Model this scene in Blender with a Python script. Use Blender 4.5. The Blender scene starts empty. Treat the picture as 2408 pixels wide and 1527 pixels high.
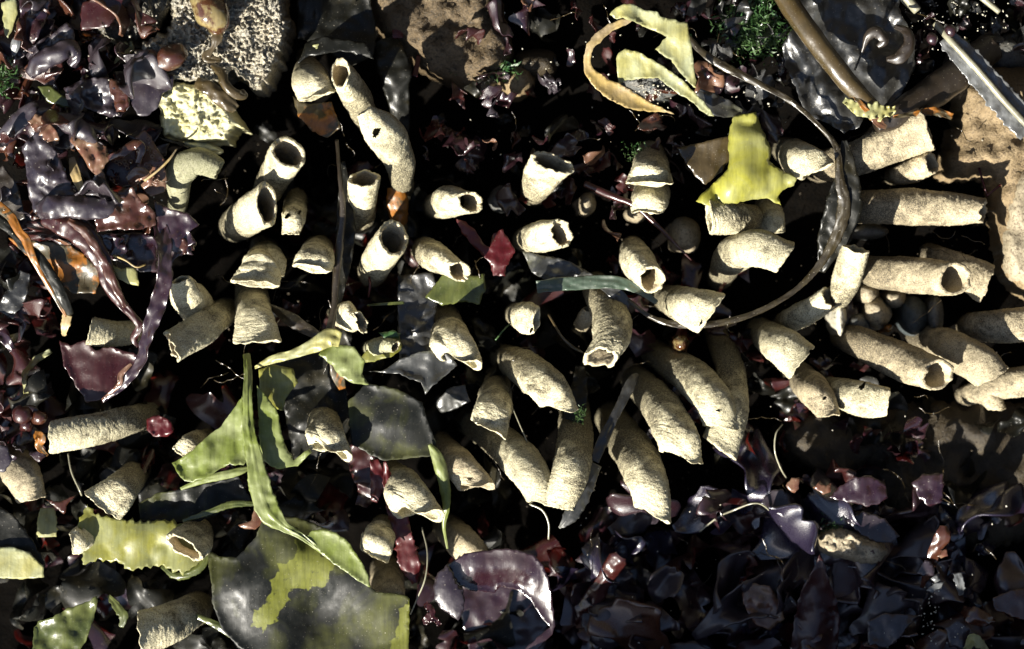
import bpy, bmesh, math, random
import numpy as np
from mathutils import Vector, noise, geometry, Matrix
random.seed(7)
SC = bpy.context.scene
COL = SC.collection
# ---------------------------------------------------------------- scale: one unit of plan = 0.104 mm
S = 0.25 / 2408.0
CX, CY, D = 1204.0, 763.3, 5000.0        # plan centre, camera height in plan units
# ---------------------------------------------------------------- camera
cam = bpy.data.cameras.new('camera'); camo = bpy.data.objects.new('camera', cam); COL.objects.link(camo)
camo.location = (0, 0, D * S)
cam.sensor_width = 36.0; cam.lens = 36.0 * D / 2408.0
cam.clip_start = 0.01; cam.clip_end = 50
cam.dof.use_dof = True; cam.dof.focus_distance = (D - 310) * S; cam.dof.aperture_fstop = 9.0
SC.camera = camo
# ---------------------------------------------------------------- sky and sun (sun low, from the lower left of the picture)
SUNV = Vector((-0.50, -0.66, 0.54)).normalized()
w = bpy.data.worlds.new('World'); SC.world = w; w.use_nodes = True
nt = w.node_tree; bg = nt.nodes['Background']
sky = nt.nodes.new('ShaderNodeTexSky'); sky.sky_type = 'NISHITA'; sky.sun_disc = False
sky.sun_elevation = math.asin(SUNV.z); sky.sun_rotation = math.atan2(SUNV.x, SUNV.y)
nt.links.new(sky.outputs[0], bg.inputs[0]); bg.inputs[1].default_value = 0.05
sl = bpy.data.lights.new('sun', 'SUN'); sl.energy = 5.0; sl.angle = math.radians(0.5); sl.color = (1.0, 0.95, 0.85)
so = bpy.data.objects.new('sun', sl); COL.objects.link(so); so.location = (0, -1, 1)
so.rotation_euler = SUNV.to_track_quat('Z', 'Y').to_euler()
SC.view_settings.view_transform = 'Standard'; SC.view_settings.look = 'None'
SC.view_settings.exposure = 1.5; SC.view_settings.gamma = 1.0
SC.render.engine = 'CYCLES'
SC.cycles.max_bounces = 6; SC.cycles.diffuse_bounces = 2; SC.cycles.glossy_bounces = 3; SC.cycles.transmission_bounces = 3
SC.cycles.caustics_reflective = False; SC.cycles.caustics_refractive = False
SC.cycles.sample_clamp_indirect = 4.0

# ---------------------------------------------------------------- coordinates
def P(x, y, z=0.0):
    k = (D - z) / D
    return Vector(((x - CX) * k * S, -(y - CY) * k * S, z * S))
def PV(a):                                # array (n,3) of plan coordinates -> world
    a = np.asarray(a, float); k = (D - a[:, 2]) / D
    return np.stack([(a[:, 0] - CX) * k * S, -(a[:, 1] - CY) * k * S, a[:, 2] * S], 1)
TX = [0, 577.9, 1155.8, 1733.8]; TY = [0, 481.6, 996.9]
def T(c, r, pts):
    return [(TX[c] + p[0] * 0.347, TY[r] + p[1] * 0.347) + tuple(p[2:]) for p in pts]
def nz(x, y, z=0.0):
    return noise.noise(Vector((x, y, z)))

# ---------------------------------------------------------------- materials
def newmat(name):
    m = bpy.data.materials.new(name); m.use_nodes = True
    t = m.node_tree; b = t.nodes['Principled BSDF']
    return m, t, b
def N(t, kind, **kw):
    n = t.nodes.new(kind)
    for k, v in kw.items():
        if k in n.inputs: n.inputs[k].default_value = v
        else: setattr(n, k, v)
    return n
def coords(t, scale):
    tc = N(t, 'ShaderNodeTexCoord'); oi = N(t, 'ShaderNodeObjectInfo')
    mp = N(t, 'ShaderNodeVectorMath', operation='SCALE'); mp.inputs['Scale'].default_value = scale / S
    t.links.new(tc.outputs['Object'], mp.inputs[0])
    ad = N(t, 'ShaderNodeVectorMath', operation='ADD')
    rm = N(t, 'ShaderNodeVectorMath', operation='SCALE'); rm.inputs['Scale'].default_value = 37.0
    t.links.new(oi.outputs['Random'], rm.inputs[0]); 
    t.links.new(mp.outputs[0], ad.inputs[0]); t.links.new(rm.outputs[0], ad.inputs[1])
    return ad.outputs[0], oi
def noise_n(t, vec, scale, detail=3, rough=0.55, dist=0.0):
    n = N(t, 'ShaderNodeTexNoise'); n.inputs['Scale'].default_value = scale
    n.inputs['Detail'].default_value = detail; n.inputs['Roughness'].default_value = rough
    n.inputs['Distortion'].default_value = dist
    t.links.new(vec, n.inputs['Vector']); return n.outputs[0]
def ramp(t, fac, stops):
    r = N(t, 'ShaderNodeValToRGB'); e = r.color_ramp.elements
    while len(e) < len(stops): e.new(0.5)
    for i, (p, c) in enumerate(stops):
        e[i].position = p; e[i].color = (c[0], c[1], c[2], 1) if not isinstance(c, (int, float)) else (c, c, c, 1)
    t.links.new(fac, r.inputs[0]); return r.outputs[0]
def mixc(t, f, a, b, mode='MIX'):
    m = N(t, 'ShaderNodeMix', data_type='RGBA', blend_type=mode)
    for sock, v in ((m.inputs[0], f), (m.inputs[6], a), (m.inputs[7], b)):
        if isinstance(v, (int, float)): sock.default_value = v
        elif isinstance(v, tuple): sock.default_value = (v[0], v[1], v[2], 1)
        else: t.links.new(v, sock)
    return m.outputs[2]
def bump(t, h, strength, dist, prev=None):
    b = N(t, 'ShaderNodeBump'); b.inputs['Strength'].default_value = strength; b.inputs['Distance'].default_value = dist * S
    t.links.new(h, b.inputs['Height'])
    if prev is not None: t.links.new(prev, b.inputs['Normal'])
    return b.outputs[0]

def mat_sand(name, c1, c2, cd, grain=1.0, wet=0.35, rear_dark=0.022):
    m, t, b = newmat(name); v, oi = coords(t, 1.0)
    g = noise_n(t, v, 0.30, 3, 0.7); big = noise_n(t, v, 0.018, 4, 0.6)
    col = mixc(t, ramp(t, g, [(0.35, 0.0), (0.65, 1.0)]), c1, c2)
    dk = noise_n(t, v, 0.45, 2, 0.6)
    col = mixc(t, ramp(t, dk, [(0.35, 0.9), (0.43, 0.0)]), col, cd)
    col = mixc(t, ramp(t, big, [(0.45, 0.0), (0.68, wet)]), col, tuple(x * 0.35 for x in c1))
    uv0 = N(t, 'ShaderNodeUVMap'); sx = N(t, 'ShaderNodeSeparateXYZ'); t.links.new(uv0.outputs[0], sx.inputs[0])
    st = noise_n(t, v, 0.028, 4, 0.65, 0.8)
    ma = N(t, 'ShaderNodeMath', operation='MULTIPLY_ADD'); t.links.new(sx.outputs[1], ma.inputs[0]); ma.inputs[1].default_value = rear_dark; t.links.new(st, ma.inputs[2])
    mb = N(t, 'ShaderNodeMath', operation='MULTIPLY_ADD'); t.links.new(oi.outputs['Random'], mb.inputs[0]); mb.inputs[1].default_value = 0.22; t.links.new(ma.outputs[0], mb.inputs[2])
    sfac = ramp(t, mb.outputs[0], [(0.64, 0.0), (0.92, 0.88)])  # sand turns darker with distance from the mouth, broken up by noise
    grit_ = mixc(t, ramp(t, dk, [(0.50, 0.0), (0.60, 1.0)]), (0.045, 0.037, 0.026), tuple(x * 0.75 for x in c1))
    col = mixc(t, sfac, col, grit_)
    br = N(t, 'ShaderNodeHueSaturation'); mr = N(t, 'ShaderNodeMapRange')
    t.links.new(oi.outputs['Random'], mr.inputs[0]); mr.inputs[3].default_value = 0.78; mr.inputs[4].default_value = 1.15
    t.links.new(mr.outputs[0], br.inputs['Value']); t.links.new(col, br.inputs['Color'])
    t.links.new(br.outputs[0], b.inputs['Base Color'])
    b.inputs['Roughness'].default_value = 0.75; b.inputs['Specular IOR Level'].default_value = 0.25
    # growth rings across the tube (stretched noise in its own u,v) + grains
    uv = N(t, 'ShaderNodeUVMap'); mp = N(t, 'ShaderNodeMapping'); mp.inputs['Scale'].default_value = (0.45, 6.5, 1)
    t.links.new(uv.outputs[0], mp.inputs[0])
    rg = noise_n(t, mp.outputs[0], 1.0, 3, 0.6, 0.4)
    n1 = bump(t, rg, 0.5, 1.7)
    vo = N(t, 'ShaderNodeTexVoronoi'); vo.inputs['Scale'].default_value = 0.33; t.links.new(v, vo.inputs['Vector'])
    n2 = bump(t, vo.outputs['Distance'], 0.45 * grain, -1.8, n1)
    n3 = bump(t, g, 0.6 * grain, 2.0, n2)
    t.links.new(n3, b.inputs['Normal'])
    return m
def mat_weed(name, c1, c2, thr=0.55, soft=0.06, patch=0.012, rough=0.3, transl=0.0, tcol=None, bmp=0.35, bscale=0.06, coat=0.5, speck=0.3, spec=0.5, sheen=None, patchy=1.0):
    m, t, b = newmat(name); v, oi = coords(t, 1.0)
    pn = noise_n(t, v, patch, 4, 0.55, 0.6)
    f = ramp(t, pn, [(max(0, thr - soft), 0.0), (min(1, thr + soft), 1.0)])
    fine = noise_n(t, v, 0.11, 4, 0.65)
    at = N(t, 'ShaderNodeAttribute'); at.attribute_name = 'pale'; pe = noise_n(t, v, 0.06, 4, 0.6)
    am = N(t, 'ShaderNodeMath', operation='ADD'); t.links.new(at.outputs['Fac'], am.inputs[0]); t.links.new(pe, am.inputs[1])
    af = ramp(t, am.outputs[0], [(0.80, 0.0), (1.12, 0.9)]); mx_ = N(t, 'ShaderNodeMath', operation='MAXIMUM')
    sc_ = N(t, 'ShaderNodeMath', operation='MULTIPLY'); t.links.new(f, sc_.inputs[0]); sc_.inputs[1].default_value = patchy
    t.links.new(sc_.outputs[0], mx_.inputs[0]); t.links.new(af, mx_.inputs[1]); f = mx_.outputs[0]
    a = mixc(t, fine, c1, tuple(x * 1.7 for x in c1)); bb = mixc(t, fine, c2, tuple(x * 0.65 for x in c2))
    col = mixc(t, f, a, bb)
    ms = N(t, 'ShaderNodeMapping'); ms.inputs['Scale'].default_value = (1.0, 0.10, 0.5); ms.inputs['Rotation'].default_value = (0, 0, 0.5); t.links.new(v, ms.inputs[0])
    sk = noise_n(t, ms.outputs[0], 0.16, 4, 0.6, 0.3)
    col = mixc(t, ramp(t, sk, [(0.35, 0.28), (0.6, 0.0)]), col, tuple(x * 0.3 for x in c1)); tear = noise_n(t, v, 0.05, 5, 0.7)
    col = mixc(t, ramp(t, tear, [(0.60, 0.0), (0.72, 0.5)]), col, tuple(min(1, x * 2.0 + 0.004) for x in c1))
    if speck:
        s = noise_n(t, v, 0.28, 2, 0.5); col = mixc(t, ramp(t, s, [(0.69, 0.0), (0.74, speck)]), col, (0.55, 0.5, 0.4))
    t.links.new(col, b.inputs['Base Color'])
    b.inputs['Coat Weight'].default_value = coat; b.inputs['Coat Roughness'].default_value = rough * 0.55
    b.inputs['Specular IOR Level'].default_value = spec
    wt = noise_n(t, v, 0.010, 5, 0.65); rr = N(t, 'ShaderNodeMapRange'); t.links.new(wt, rr.inputs[0]); rr.inputs[1].default_value = 0.35; rr.inputs[2].default_value = 0.65; rr.inputs[3].default_value = rough * 0.65; rr.inputs[4].default_value = rough * 1.6
    t.links.new(rr.outputs[0], b.inputs['Roughness'])
    n1 = bump(t, noise_n(t, v, bscale * 0.35, 3, 0.5), bmp * 0.4, 2.0)
    n2 = bump(t, noise_n(t, v, bscale * 2.2, 3, 0.6), bmp * 0.6, 2.0, n1)
    n2 = bump(t, sk, 0.25, 1.2, n2)
    t.links.new(n2, b.inputs['Normal'])
    if transl > 0:
        tr = N(t, 'ShaderNodeBsdfTranslucent'); mx = N(t, 'ShaderNodeMixShader'); mx.inputs[0].default_value = transl
        if tcol: tr.inputs[0].default_value = (*tcol, 1)
        else: t.links.new(col, tr.inputs[0])
        out = t.nodes['Material Output']
        t.links.new(b.outputs[0], mx.inputs[1]); t.links.new(tr.outputs[0], mx.inputs[2]); t.links.new(mx.outputs[0], out.inputs[0])
    return m
def mat_rock(name, c1, c2, cd, rough=0.6, sc=0.02, bmp=1.0, spec=0.4, pits=0.0):
    m, t, b = newmat(name); v, oi = coords(t, 1.0)
    a = noise_n(t, v, sc, 6, 0.65); f = noise_n(t, v, 0.16, 4, 0.7)
    col = mixc(t, ramp(t, a, [(0.38, 0.0), (0.62, 1.0)]), c1, c2)
    col = mixc(t, ramp(t, f, [(0.36, 1.0), (0.50, 0.0)]), col, cd)
    t.links.new(col, b.inputs['Base Color']); b.inputs['Roughness'].default_value = rough
    b.inputs['Specular IOR Level'].default_value = spec
    n = bump(t, f, 0.8 * bmp, 6.0)
    if pits:
        vo = N(t, 'ShaderNodeTexVoronoi'); vo.inputs['Scale'].default_value = 0.09; t.links.new(v, vo.inputs['Vector'])
        n = bump(t, vo.outputs['Distance'], pits, 8.0, n)
    n = bump(t, noise_n(t, v, 0.5, 2, 0.5), 0.6 * bmp, 2.0, n)
    t.links.new(n, b.inputs['Normal'])
    return m
M = {}
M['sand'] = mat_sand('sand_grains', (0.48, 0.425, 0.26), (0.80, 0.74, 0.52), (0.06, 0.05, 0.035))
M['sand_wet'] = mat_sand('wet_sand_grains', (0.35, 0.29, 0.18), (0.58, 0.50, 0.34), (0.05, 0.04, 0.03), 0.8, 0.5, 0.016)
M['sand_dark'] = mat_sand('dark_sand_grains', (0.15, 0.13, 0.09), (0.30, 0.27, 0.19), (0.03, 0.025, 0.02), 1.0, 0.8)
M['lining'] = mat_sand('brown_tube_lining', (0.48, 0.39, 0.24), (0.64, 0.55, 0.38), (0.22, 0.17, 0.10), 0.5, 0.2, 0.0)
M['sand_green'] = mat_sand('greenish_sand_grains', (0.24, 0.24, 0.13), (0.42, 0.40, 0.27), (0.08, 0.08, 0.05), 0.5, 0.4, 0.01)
M['kelp_dark'] = mat_weed('dark_olive_kelp', (0.005, 0.0055, 0.004), (0.17, 0.18, 0.025), thr=0.57, soft=0.10, patch=0.0085, rough=0.5, coat=0.0, bmp=0.06, transl=0.12, tcol=(0.10, 0.10, 0.02), spec=0.35, patchy=0.35)
M['kelp_black'] = mat_weed('black_olive_kelp', (0.004, 0.004, 0.0025), (0.018, 0.015, 0.006), thr=0.6, rough=0.45, coat=0.1, spec=0.25)
M['kelp_green'] = mat_weed('light_green_kelp', (0.13, 0.16, 0.03), (0.30, 0.34, 0.13), thr=0.52, soft=0.10, rough=0.42, transl=0.3, bmp=0.4, coat=0.25)
M['kelp_yellow'] = mat_weed('yellow_green_kelp', (0.19, 0.185, 0.032), (0.30, 0.31, 0.11), thr=0.5, soft=0.10, patch=0.02, rough=0.45, transl=0.35, bmp=0.3, coat=0.25)
M['weed_bright'] = mat_weed('glowing_yellow_weed', (0.33, 0.32, 0.05), (0.46, 0.46, 0.17), thr=0.52, soft=0.15, patch=0.015, rough=0.36, transl=0.4, bmp=0.25, coat=0.4)
M['kelp_mid'] = mat_weed('olive_green_kelp', (0.045, 0.055, 0.015), (0.16, 0.18, 0.045), thr=0.5, soft=0.12, rough=0.3, transl=0.25)
M['kelp_cream'] = mat_weed('bleached_kelp', (0.30, 0.28, 0.10), (0.40, 0.42, 0.24), thr=0.5, soft=0.12, rough=0.45, transl=0.3, bmp=0.7, coat=0.2)
M['kelp_tan'] = mat_weed('tan_bleached_kelp', (0.32, 0.23, 0.08), (0.40, 0.31, 0.19), thr=0.5, soft=0.12, rough=0.45, transl=0.2, bmp=0.6, coat=0.2)
M['kelp_grey'] = mat_weed('blistered_grey_kelp', (0.009, 0.009, 0.0085), (0.03, 0.029, 0.025), thr=0.56, soft=0.08, rough=0.42, coat=0.6, bmp=0.8, bscale=0.07, speck=0.35)
M['kelp_silver'] = mat_weed('silvery_kelp', (0.02, 0.02, 0.018), (0.09, 0.09, 0.05), thr=0.6, soft=0.08, rough=0.42, coat=0.6)
M['kelp_orange'] = mat_weed('orange_brown_kelp', (0.20, 0.075, 0.009), (0.07, 0.058, 0.028), thr=0.54, soft=0.04, patch=0.02, rough=0.4, transl=0.2, coat=0.3)
M['stipe'] = mat_weed('brown_stipe_skin', (0.032, 0.023, 0.009), (0.08, 0.054, 0.02), thr=0.5, soft=0.15, rough=0.32, speck=0.5, bscale=0.09)
M['stipe_mid'] = mat_weed('dull_olive_stalk_skin', (0.014, 0.010, 0.004), (0.04, 0.030, 0.012), thr=0.5, soft=0.1, rough=0.4, speck=0.5, bscale=0.09, patch=0.03, coat=0.2)
M['stipe_dark'] = mat_weed('dark_brown_stipe_skin', (0.012, 0.008, 0.005), (0.03, 0.021, 0.012), thr=0.5, soft=0.15, rough=0.45, speck=0.4, bscale=0.09)
M['stipe_pale'] = mat_weed('pale_stalk_skin', (0.24, 0.23, 0.16), (0.18, 0.17, 0.12), thr=0.5, soft=0.15, rough=0.3)
M['flange'] = mat_weed('silver_white_fringe', (0.14, 0.145, 0.145), (0.06, 0.06, 0.06), thr=0.5, soft=0.15, rough=0.3, bmp=0.8)
M['purple'] = mat_weed('purple_red_weed', (0.014, 0.004, 0.008), (0.032, 0.010, 0.012), thr=0.5, soft=0.15, rough=0.32, coat=1.0, transl=0.06, tcol=(0.2, 0.02, 0.015), bmp=0.3, spec=0.7)
M['blueviolet'] = mat_weed('sky_tinted_weed', (0.008, 0.006, 0.018), (0.018, 0.011, 0.028), thr=0.5, soft=0.2, rough=0.28, coat=1.0, spec=1.0, bmp=0.3)  # blue of the sky's reflection painted into the base colour
M['maroon'] = mat_weed('maroon_weed', (0.024, 0.004, 0.004), (0.045, 0.009, 0.007), thr=0.5, soft=0.15, rough=0.34, coat=0.4, transl=0.15, tcol=(0.3, 0.03, 0.02), spec=0.6)
M['brown'] = mat_weed('red_brown_weed', (0.040, 0.012, 0.006), (0.085, 0.032, 0.016), thr=0.54, soft=0.12, patch=0.02, rough=0.28, coat=0.8, transl=0.12, tcol=(0.4, 0.12, 0.03), spec=0.6)
M['greyviolet'] = mat_weed('grey_violet_weed', (0.013, 0.008, 0.012), (0.036, 0.026, 0.033), thr=0.52, soft=0.15, patch=0.02, rough=0.42, coat=0.7, bmp=0.5)
M['pinktan'] = mat_weed('pink_tan_weed', (0.10, 0.04, 0.025), (0.21, 0.13, 0.075), thr=0.52, soft=0.15, patch=0.025, rough=0.3, transl=0.1, speck=0.3)
M['crimson'] = mat_weed('crimson_weed', (0.055, 0.003, 0.004), (0.09, 0.007, 0.008), thr=0.5, soft=0.15, rough=0.42, coat=0.3, transl=0.25, tcol=(0.25, 0.01, 0.01))
M['eelgrass'] = mat_weed('grey_green_blade', (0.035, 0.055, 0.035), (0.07, 0.09, 0.065), thr=0.5, soft=0.2, rough=0.35, transl=0.1)
M['turf'] = mat_weed('green_turf', (0.02, 0.075, 0.02), (0.10, 0.16, 0.05), thr=0.5, soft=0.2, patch=0.03, rough=0.4, transl=0.3)
M['slab'] = mat_rock('brown_sandstone', (0.19, 0.135, 0.07), (0.27, 0.20, 0.11), (0.10, 0.07, 0.038), 0.6, 0.012, 0.9)
M['slab_wet'] = mat_rock('wet_brown_sandstone', (0.085, 0.058, 0.028), (0.14, 0.10, 0.055), (0.035, 0.025, 0.013), 0.5, 0.02, 1.2)
M['pale_rock'] = mat_rock('pale_stone', (0.26, 0.215, 0.14), (0.36, 0.31, 0.215), (0.13, 0.10, 0.065), 0.6, 0.02, 0.6)
M['crust'] = mat_rock('sandy_crust', (0.55, 0.48, 0.34), (0.36, 0.34, 0.28), (0.14, 0.13, 0.11), 0.27, 0.012, 1.4, 0.8, 0.6)
M['crust_black'] = mat_rock('blackish_crust', (0.03, 0.03, 0.03), (0.38, 0.35, 0.27), (0.02, 0.02, 0.02), 0.35, 0.012, 1.4, 0.6, 0.8)
M['shell'] = mat_rock('yellow_white_shell', (0.60, 0.58, 0.38), (0.55, 0.50, 0.22), (0.46, 0.44, 0.27), 0.4, 0.02, 0.7, 0.5)
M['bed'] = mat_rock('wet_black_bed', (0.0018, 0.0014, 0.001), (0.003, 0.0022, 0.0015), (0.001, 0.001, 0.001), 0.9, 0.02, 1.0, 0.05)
M['rock_dark'] = mat_rock('dark_wet_rock', (0.03, 0.022, 0.012), (0.05, 0.037, 0.019), (0.015, 0.011, 0.007), 0.55, 0.015, 0.8)
M['grey_stone'] = mat_rock('grey_stone', (0.10, 0.11, 0.11), (0.16, 0.15, 0.13), (0.05, 0.05, 0.045), 0.5, 0.03, 0.7)
M['blue_stone'] = mat_rock('blue_grey_stone', (0.05, 0.065, 0.07), (0.08, 0.09, 0.09), (0.03, 0.03, 0.03), 0.45, 0.03, 0.7)
M['grit'] = mat_rock('pale_grit', (0.5, 0.46, 0.34), (0.6, 0.58, 0.5), (0.3, 0.27, 0.2), 0.4, 0.05, 0.3)
M['snail'] = mat_weed('brown_shell_gloss', (0.045, 0.016, 0.006), (0.27, 0.21, 0.09), thr=0.50, soft=0.05, patch=0.03, rough=0.15, coat=1.0, bmp=0.1)

# ---------------------------------------------------------------- object helpers
def tag(o, label=None, cat=None, group=None, kind=None):
    if label: o['label'] = label
    if cat: o['category'] = cat
    if group: o['group'] = group
    if kind: o['kind'] = kind
    return o
def mesh_obj(name, verts, faces, mat, parent=None, origin=None, uv=None, smooth=True, thick=0.0):
    """verts: world coordinates; the object's origin is put at its lowest point unless given"""
    v = np.asarray(verts, float)
    if parent is not None: origin = Vector(parent.matrix_world.translation) if False else Vector(parent.location)
    if origin is None:
        c = v.mean(0); origin = Vector((c[0], c[1], v[:, 2].min()))
    loc = v - np.array(origin)
    me = bpy.data.meshes.new(name); me.from_pydata(loc.tolist(), [], faces)
    if uv is not None:
        l = me.uv_layers.new(name='UVMap'); idx = np.zeros(len(me.loops), int); me.loops.foreach_get('vertex_index', idx)
        l.data.foreach_set('uv', np.asarray(uv)[idx].ravel())
    if smooth: me.polygons.foreach_set('use_smooth', [True] * len(me.polygons))
    me.materials.append(mat); me.update()
    o = bpy.data.objects.new(name, me); COL.objects.link(o)
    if parent is not None: o.parent = parent
    else: o.location = origin
    if thick:
        md = o.modifiers.new('thickness', 'SOLIDIFY'); md.thickness = thick * S; md.offset = 0.0
    return o
def catmull(pts, n):
    p = np.asarray(pts, float); m = len(p)
    q = np.vstack([2 * p[0] - p[1], p, 2 * p[-1] - p[-2]]); out = []
    for u in np.linspace(0, m - 1, n):
        i = min(int(u), m - 2); t = u - i; a, b, c, d = q[i], q[i + 1], q[i + 2], q[i + 3]
        out.append(0.5 * ((2 * b) + (-a + c) * t + (2 * a - 5 * b + 4 * c - d) * t * t + (-a + 3 * b - 3 * c + d) * t ** 3))
    return np.array(out)
def frames(c):
    t = np.gradient(c, axis=0); t /= np.linalg.norm(t, axis=1)[:, None] + 1e-12
    u = np.cross(t[0], [0.1, 0.2, 1.0]); u /= np.linalg.norm(u); us = []
    for k in range(len(c)):
        u = u - t[k] * u.dot(t[k]); u /= np.linalg.norm(u); us.append(u.copy())
    us = np.array(us); return t, us, np.cross(t, us)

SEED = [0]
def tube(label, pts, r, n, flat=1.0, fdir=None, mat='sand', lip=0.10, holes=(), wall=0.22, ext=True, cat='sand tube', name='sand_tube', group='sandy tubes of the colony', rough=1.0, lobes=0.0, arch=False, lining=False):
    """sandy tube: plan points (x right, y down, z up), radii, outward normal n of its mouth plane"""
    SEED[0] += 13; sd = SEED[0] * 1.37
    pts = [tuple(map(float, p)) for p in pts]; r = list(map(float, r))
    if arch:
        m_ = len(pts) - 1
        pts = [(p[0], p[1], p[2] - 120 * (1 - i / m_) ** 1.6 + 30 * math.sin(math.pi * min(1, i / m_)) - (22 if i == m_ else 0)) for i, p in enumerate(pts)]
    if ext:
        a, b = np.array(pts[0]), np.array(pts[1]); d = (a - b); e = a + d * 0.55; e[2] = min(a[2] - 150, -40)
        pts = [tuple(e)] + pts; r = [r[0] * 0.92] + r
    A = 60; K = max(40, int(sum(np.linalg.norm(np.subtract(pts[i + 1], pts[i])) for i in range(len(pts) - 1)) / 3.2))
    c4 = catmull([p + (q,) for p, q in zip(pts, r)], K)
    C = PV(c4[:, :3]) / S; R = c4[:, 3] * 0.95                                   # world in plan units (y up)
    t, U, V = frames(C); nn = np.array([n[0], -n[1], n[2]], float); nn /= np.linalg.norm(nn)
    L = np.concatenate([[0], np.cumsum(np.linalg.norm(np.diff(C, axis=0), axis=1))]); end = L[-1]; re = R[-1]
    fd = None
    if fdir is None: fdir = (n[1], -n[0], 0.0) if False else (0, 0, 1)
    fd = np.array([fdir[0], -fdir[1], fdir[2] if len(fdir) > 2 else 0.0], float); fd /= np.linalg.norm(fd)
    ang = np.linspace(0, 2 * math.pi, A, endpoint=False)
    def ring(k, scale, back=0.0, lipn=True):
        w = 1 - min(1, max(0, (end - L[k]) / (3.3 * re))); w = w * w * (3 - 2 * w)
        T_, u, v = t[k], U[k], V[k]
        o = np.outer(np.cos(ang), u) + np.outer(np.sin(ang), v)
        d = fd - T_ * fd.dot(T_); ln = np.linalg.norm(d)
        if ln > 0.05:
            d /= ln; od = o @ d; o = o - np.outer(od, d) * (1 - flat) * w
            e2 = np.cross(T_, d); o = o + np.outer(o @ e2, e2) * (1 - flat) * 0.22 * w
        rr = R[k] * scale
        rn = np.array([1 + 0.09 * nz(1.1 * math.cos(a) + sd, 1.1 * math.sin(a), L[k] / 55) + 0.03 * nz(2.5 * math.cos(a), 2.5 * math.sin(a) + sd, L[k] / 16)
                       + lobes * w * math.sin(3 * a + sd) for a in ang])
        rn = rn + 0.016 * nz(L[k] / 5.0, sd, 3) + 0.012 * np.array([nz(L[k] / 3.0, a * 1.5, sd) for a in ang])
        off = o * (rr * rn)[:, None]
        tn = T_.dot(nn); tn = tn if abs(tn) > 0.35 else math.copysign(0.35, tn if abs(tn) > 1e-3 else 1)
        sh = -(off @ nn) / tn * w; cl = 1.6 if n[2] >= 0.25 else 0.8; sh = cl * re * np.tanh(sh / (cl * re))
        if lipn: sh = sh + w * w * re * lip * np.array([nz(2.0 * math.cos(a) + sd, 2.0 * math.sin(a), 5) * 1.6 + 0.7 * nz(6 * math.cos(a) + sd, 6 * math.sin(a), 9) for a in ang])
        return C[k] + off + np.outer(sh, T_) - T_ * back
    rings = [ring(k, 1.0) for k in range(K)]; lens = [L[k] for k in range(K)]
    k0 = K - 1; e0 = rings[-1]; T_ = t[-1]
    cen = e0.mean(0)
    rings.append(cen + (e0 - cen) * (1 - wall * 0.35) + T_ * 1.2); lens.append(end + 2)
    rings.append(cen + (e0 - cen) * (1 - wall * 0.8) + T_ * 0.3); lens.append(end + 4)
    depth = 0
    for k in range(K - 1, max(1, K - 1 - int(3.2 * re / (end / K))), -2):
        rings.append(ring(k, 1 - wall - 0.02, 3.0)); lens.append(end + 8 + (end - L[k]))
    nr = len(rings); n_out = K + 2
    vs = np.vstack(rings)
    # grain
    g = np.array([nz(p[0] / 3.1, p[1] / 3.1, p[2] / 3.1 + sd) for p in vs]) * 1.5 + np.array([max(0, nz(p[0] / 6.0, p[1] / 6.0, p[2] / 6.0)) for p in vs]) * 1.8
    cc = np.repeat(np.array([x.mean(0) for x in rings]), A, axis=0); dv = vs - cc; dv /= np.linalg.norm(dv, axis=1)[:, None] + 1e-9
    vs = vs + dv * (g * rough)[:, None]
    faces = []
    hv = set()
    scr = None
    if holes:
        kk = D / (D - vs[:, 2]); sx = CX + vs[:, 0] * kk; sy = CY - vs[:, 1] * kk
        for (hx, hy, hr) in holes:
            dd = np.hypot(sx - hx, sy - hy) * (1 + 0.9 * np.array([nz(a * 0.13, b * 0.13, 1) for a, b in zip(sx, sy)])) + 0.5 * np.abs(sx - hx + 0.6 * (sy - hy))
            near = dd < hr; zc = cc[:, 2]
            hv |= set(np.nonzero(near & (vs[:, 2] > zc))[0].tolist())
    for i in range(nr - 1):
        for j in range(A):
            q = (i * A + j, i * A + (j + 1) % A, (i + 1) * A + (j + 1) % A, (i + 1) * A + j)
            if hv and sum(x in hv for x in q) >= 2: continue
            faces.append(q)
    uv = np.zeros((len(vs), 2)); uv[:, 1] = np.repeat(np.maximum(0, end - np.array(lens)) / 10.0, A)
    uv[:, 0] = np.tile(np.abs(ang / math.pi - 1) * 3.0, nr)
    b = C[0].copy(); org = Vector((b[0] * S, b[1] * S, b[2] * S))
    if lining:
        cut = (n_out - 1) * A; fo = [f for f in faces if max(f) < cut + A and min(f) < cut]; fi = [tuple(i - cut for i in f) for f in faces if min(f) >= cut]
        o = mesh_obj(name, vs[:cut + A] * S, fo, M[mat], origin=org, uv=uv[:cut + A])
        mesh_obj('inner_lining', vs[cut:] * S, fi, M['lining'], parent=o, uv=uv[cut:])
    else:
        o = mesh_obj(name, vs * S, faces, M[mat], origin=org, uv=uv)
    tag(o, label, cat, group); return o

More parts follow.
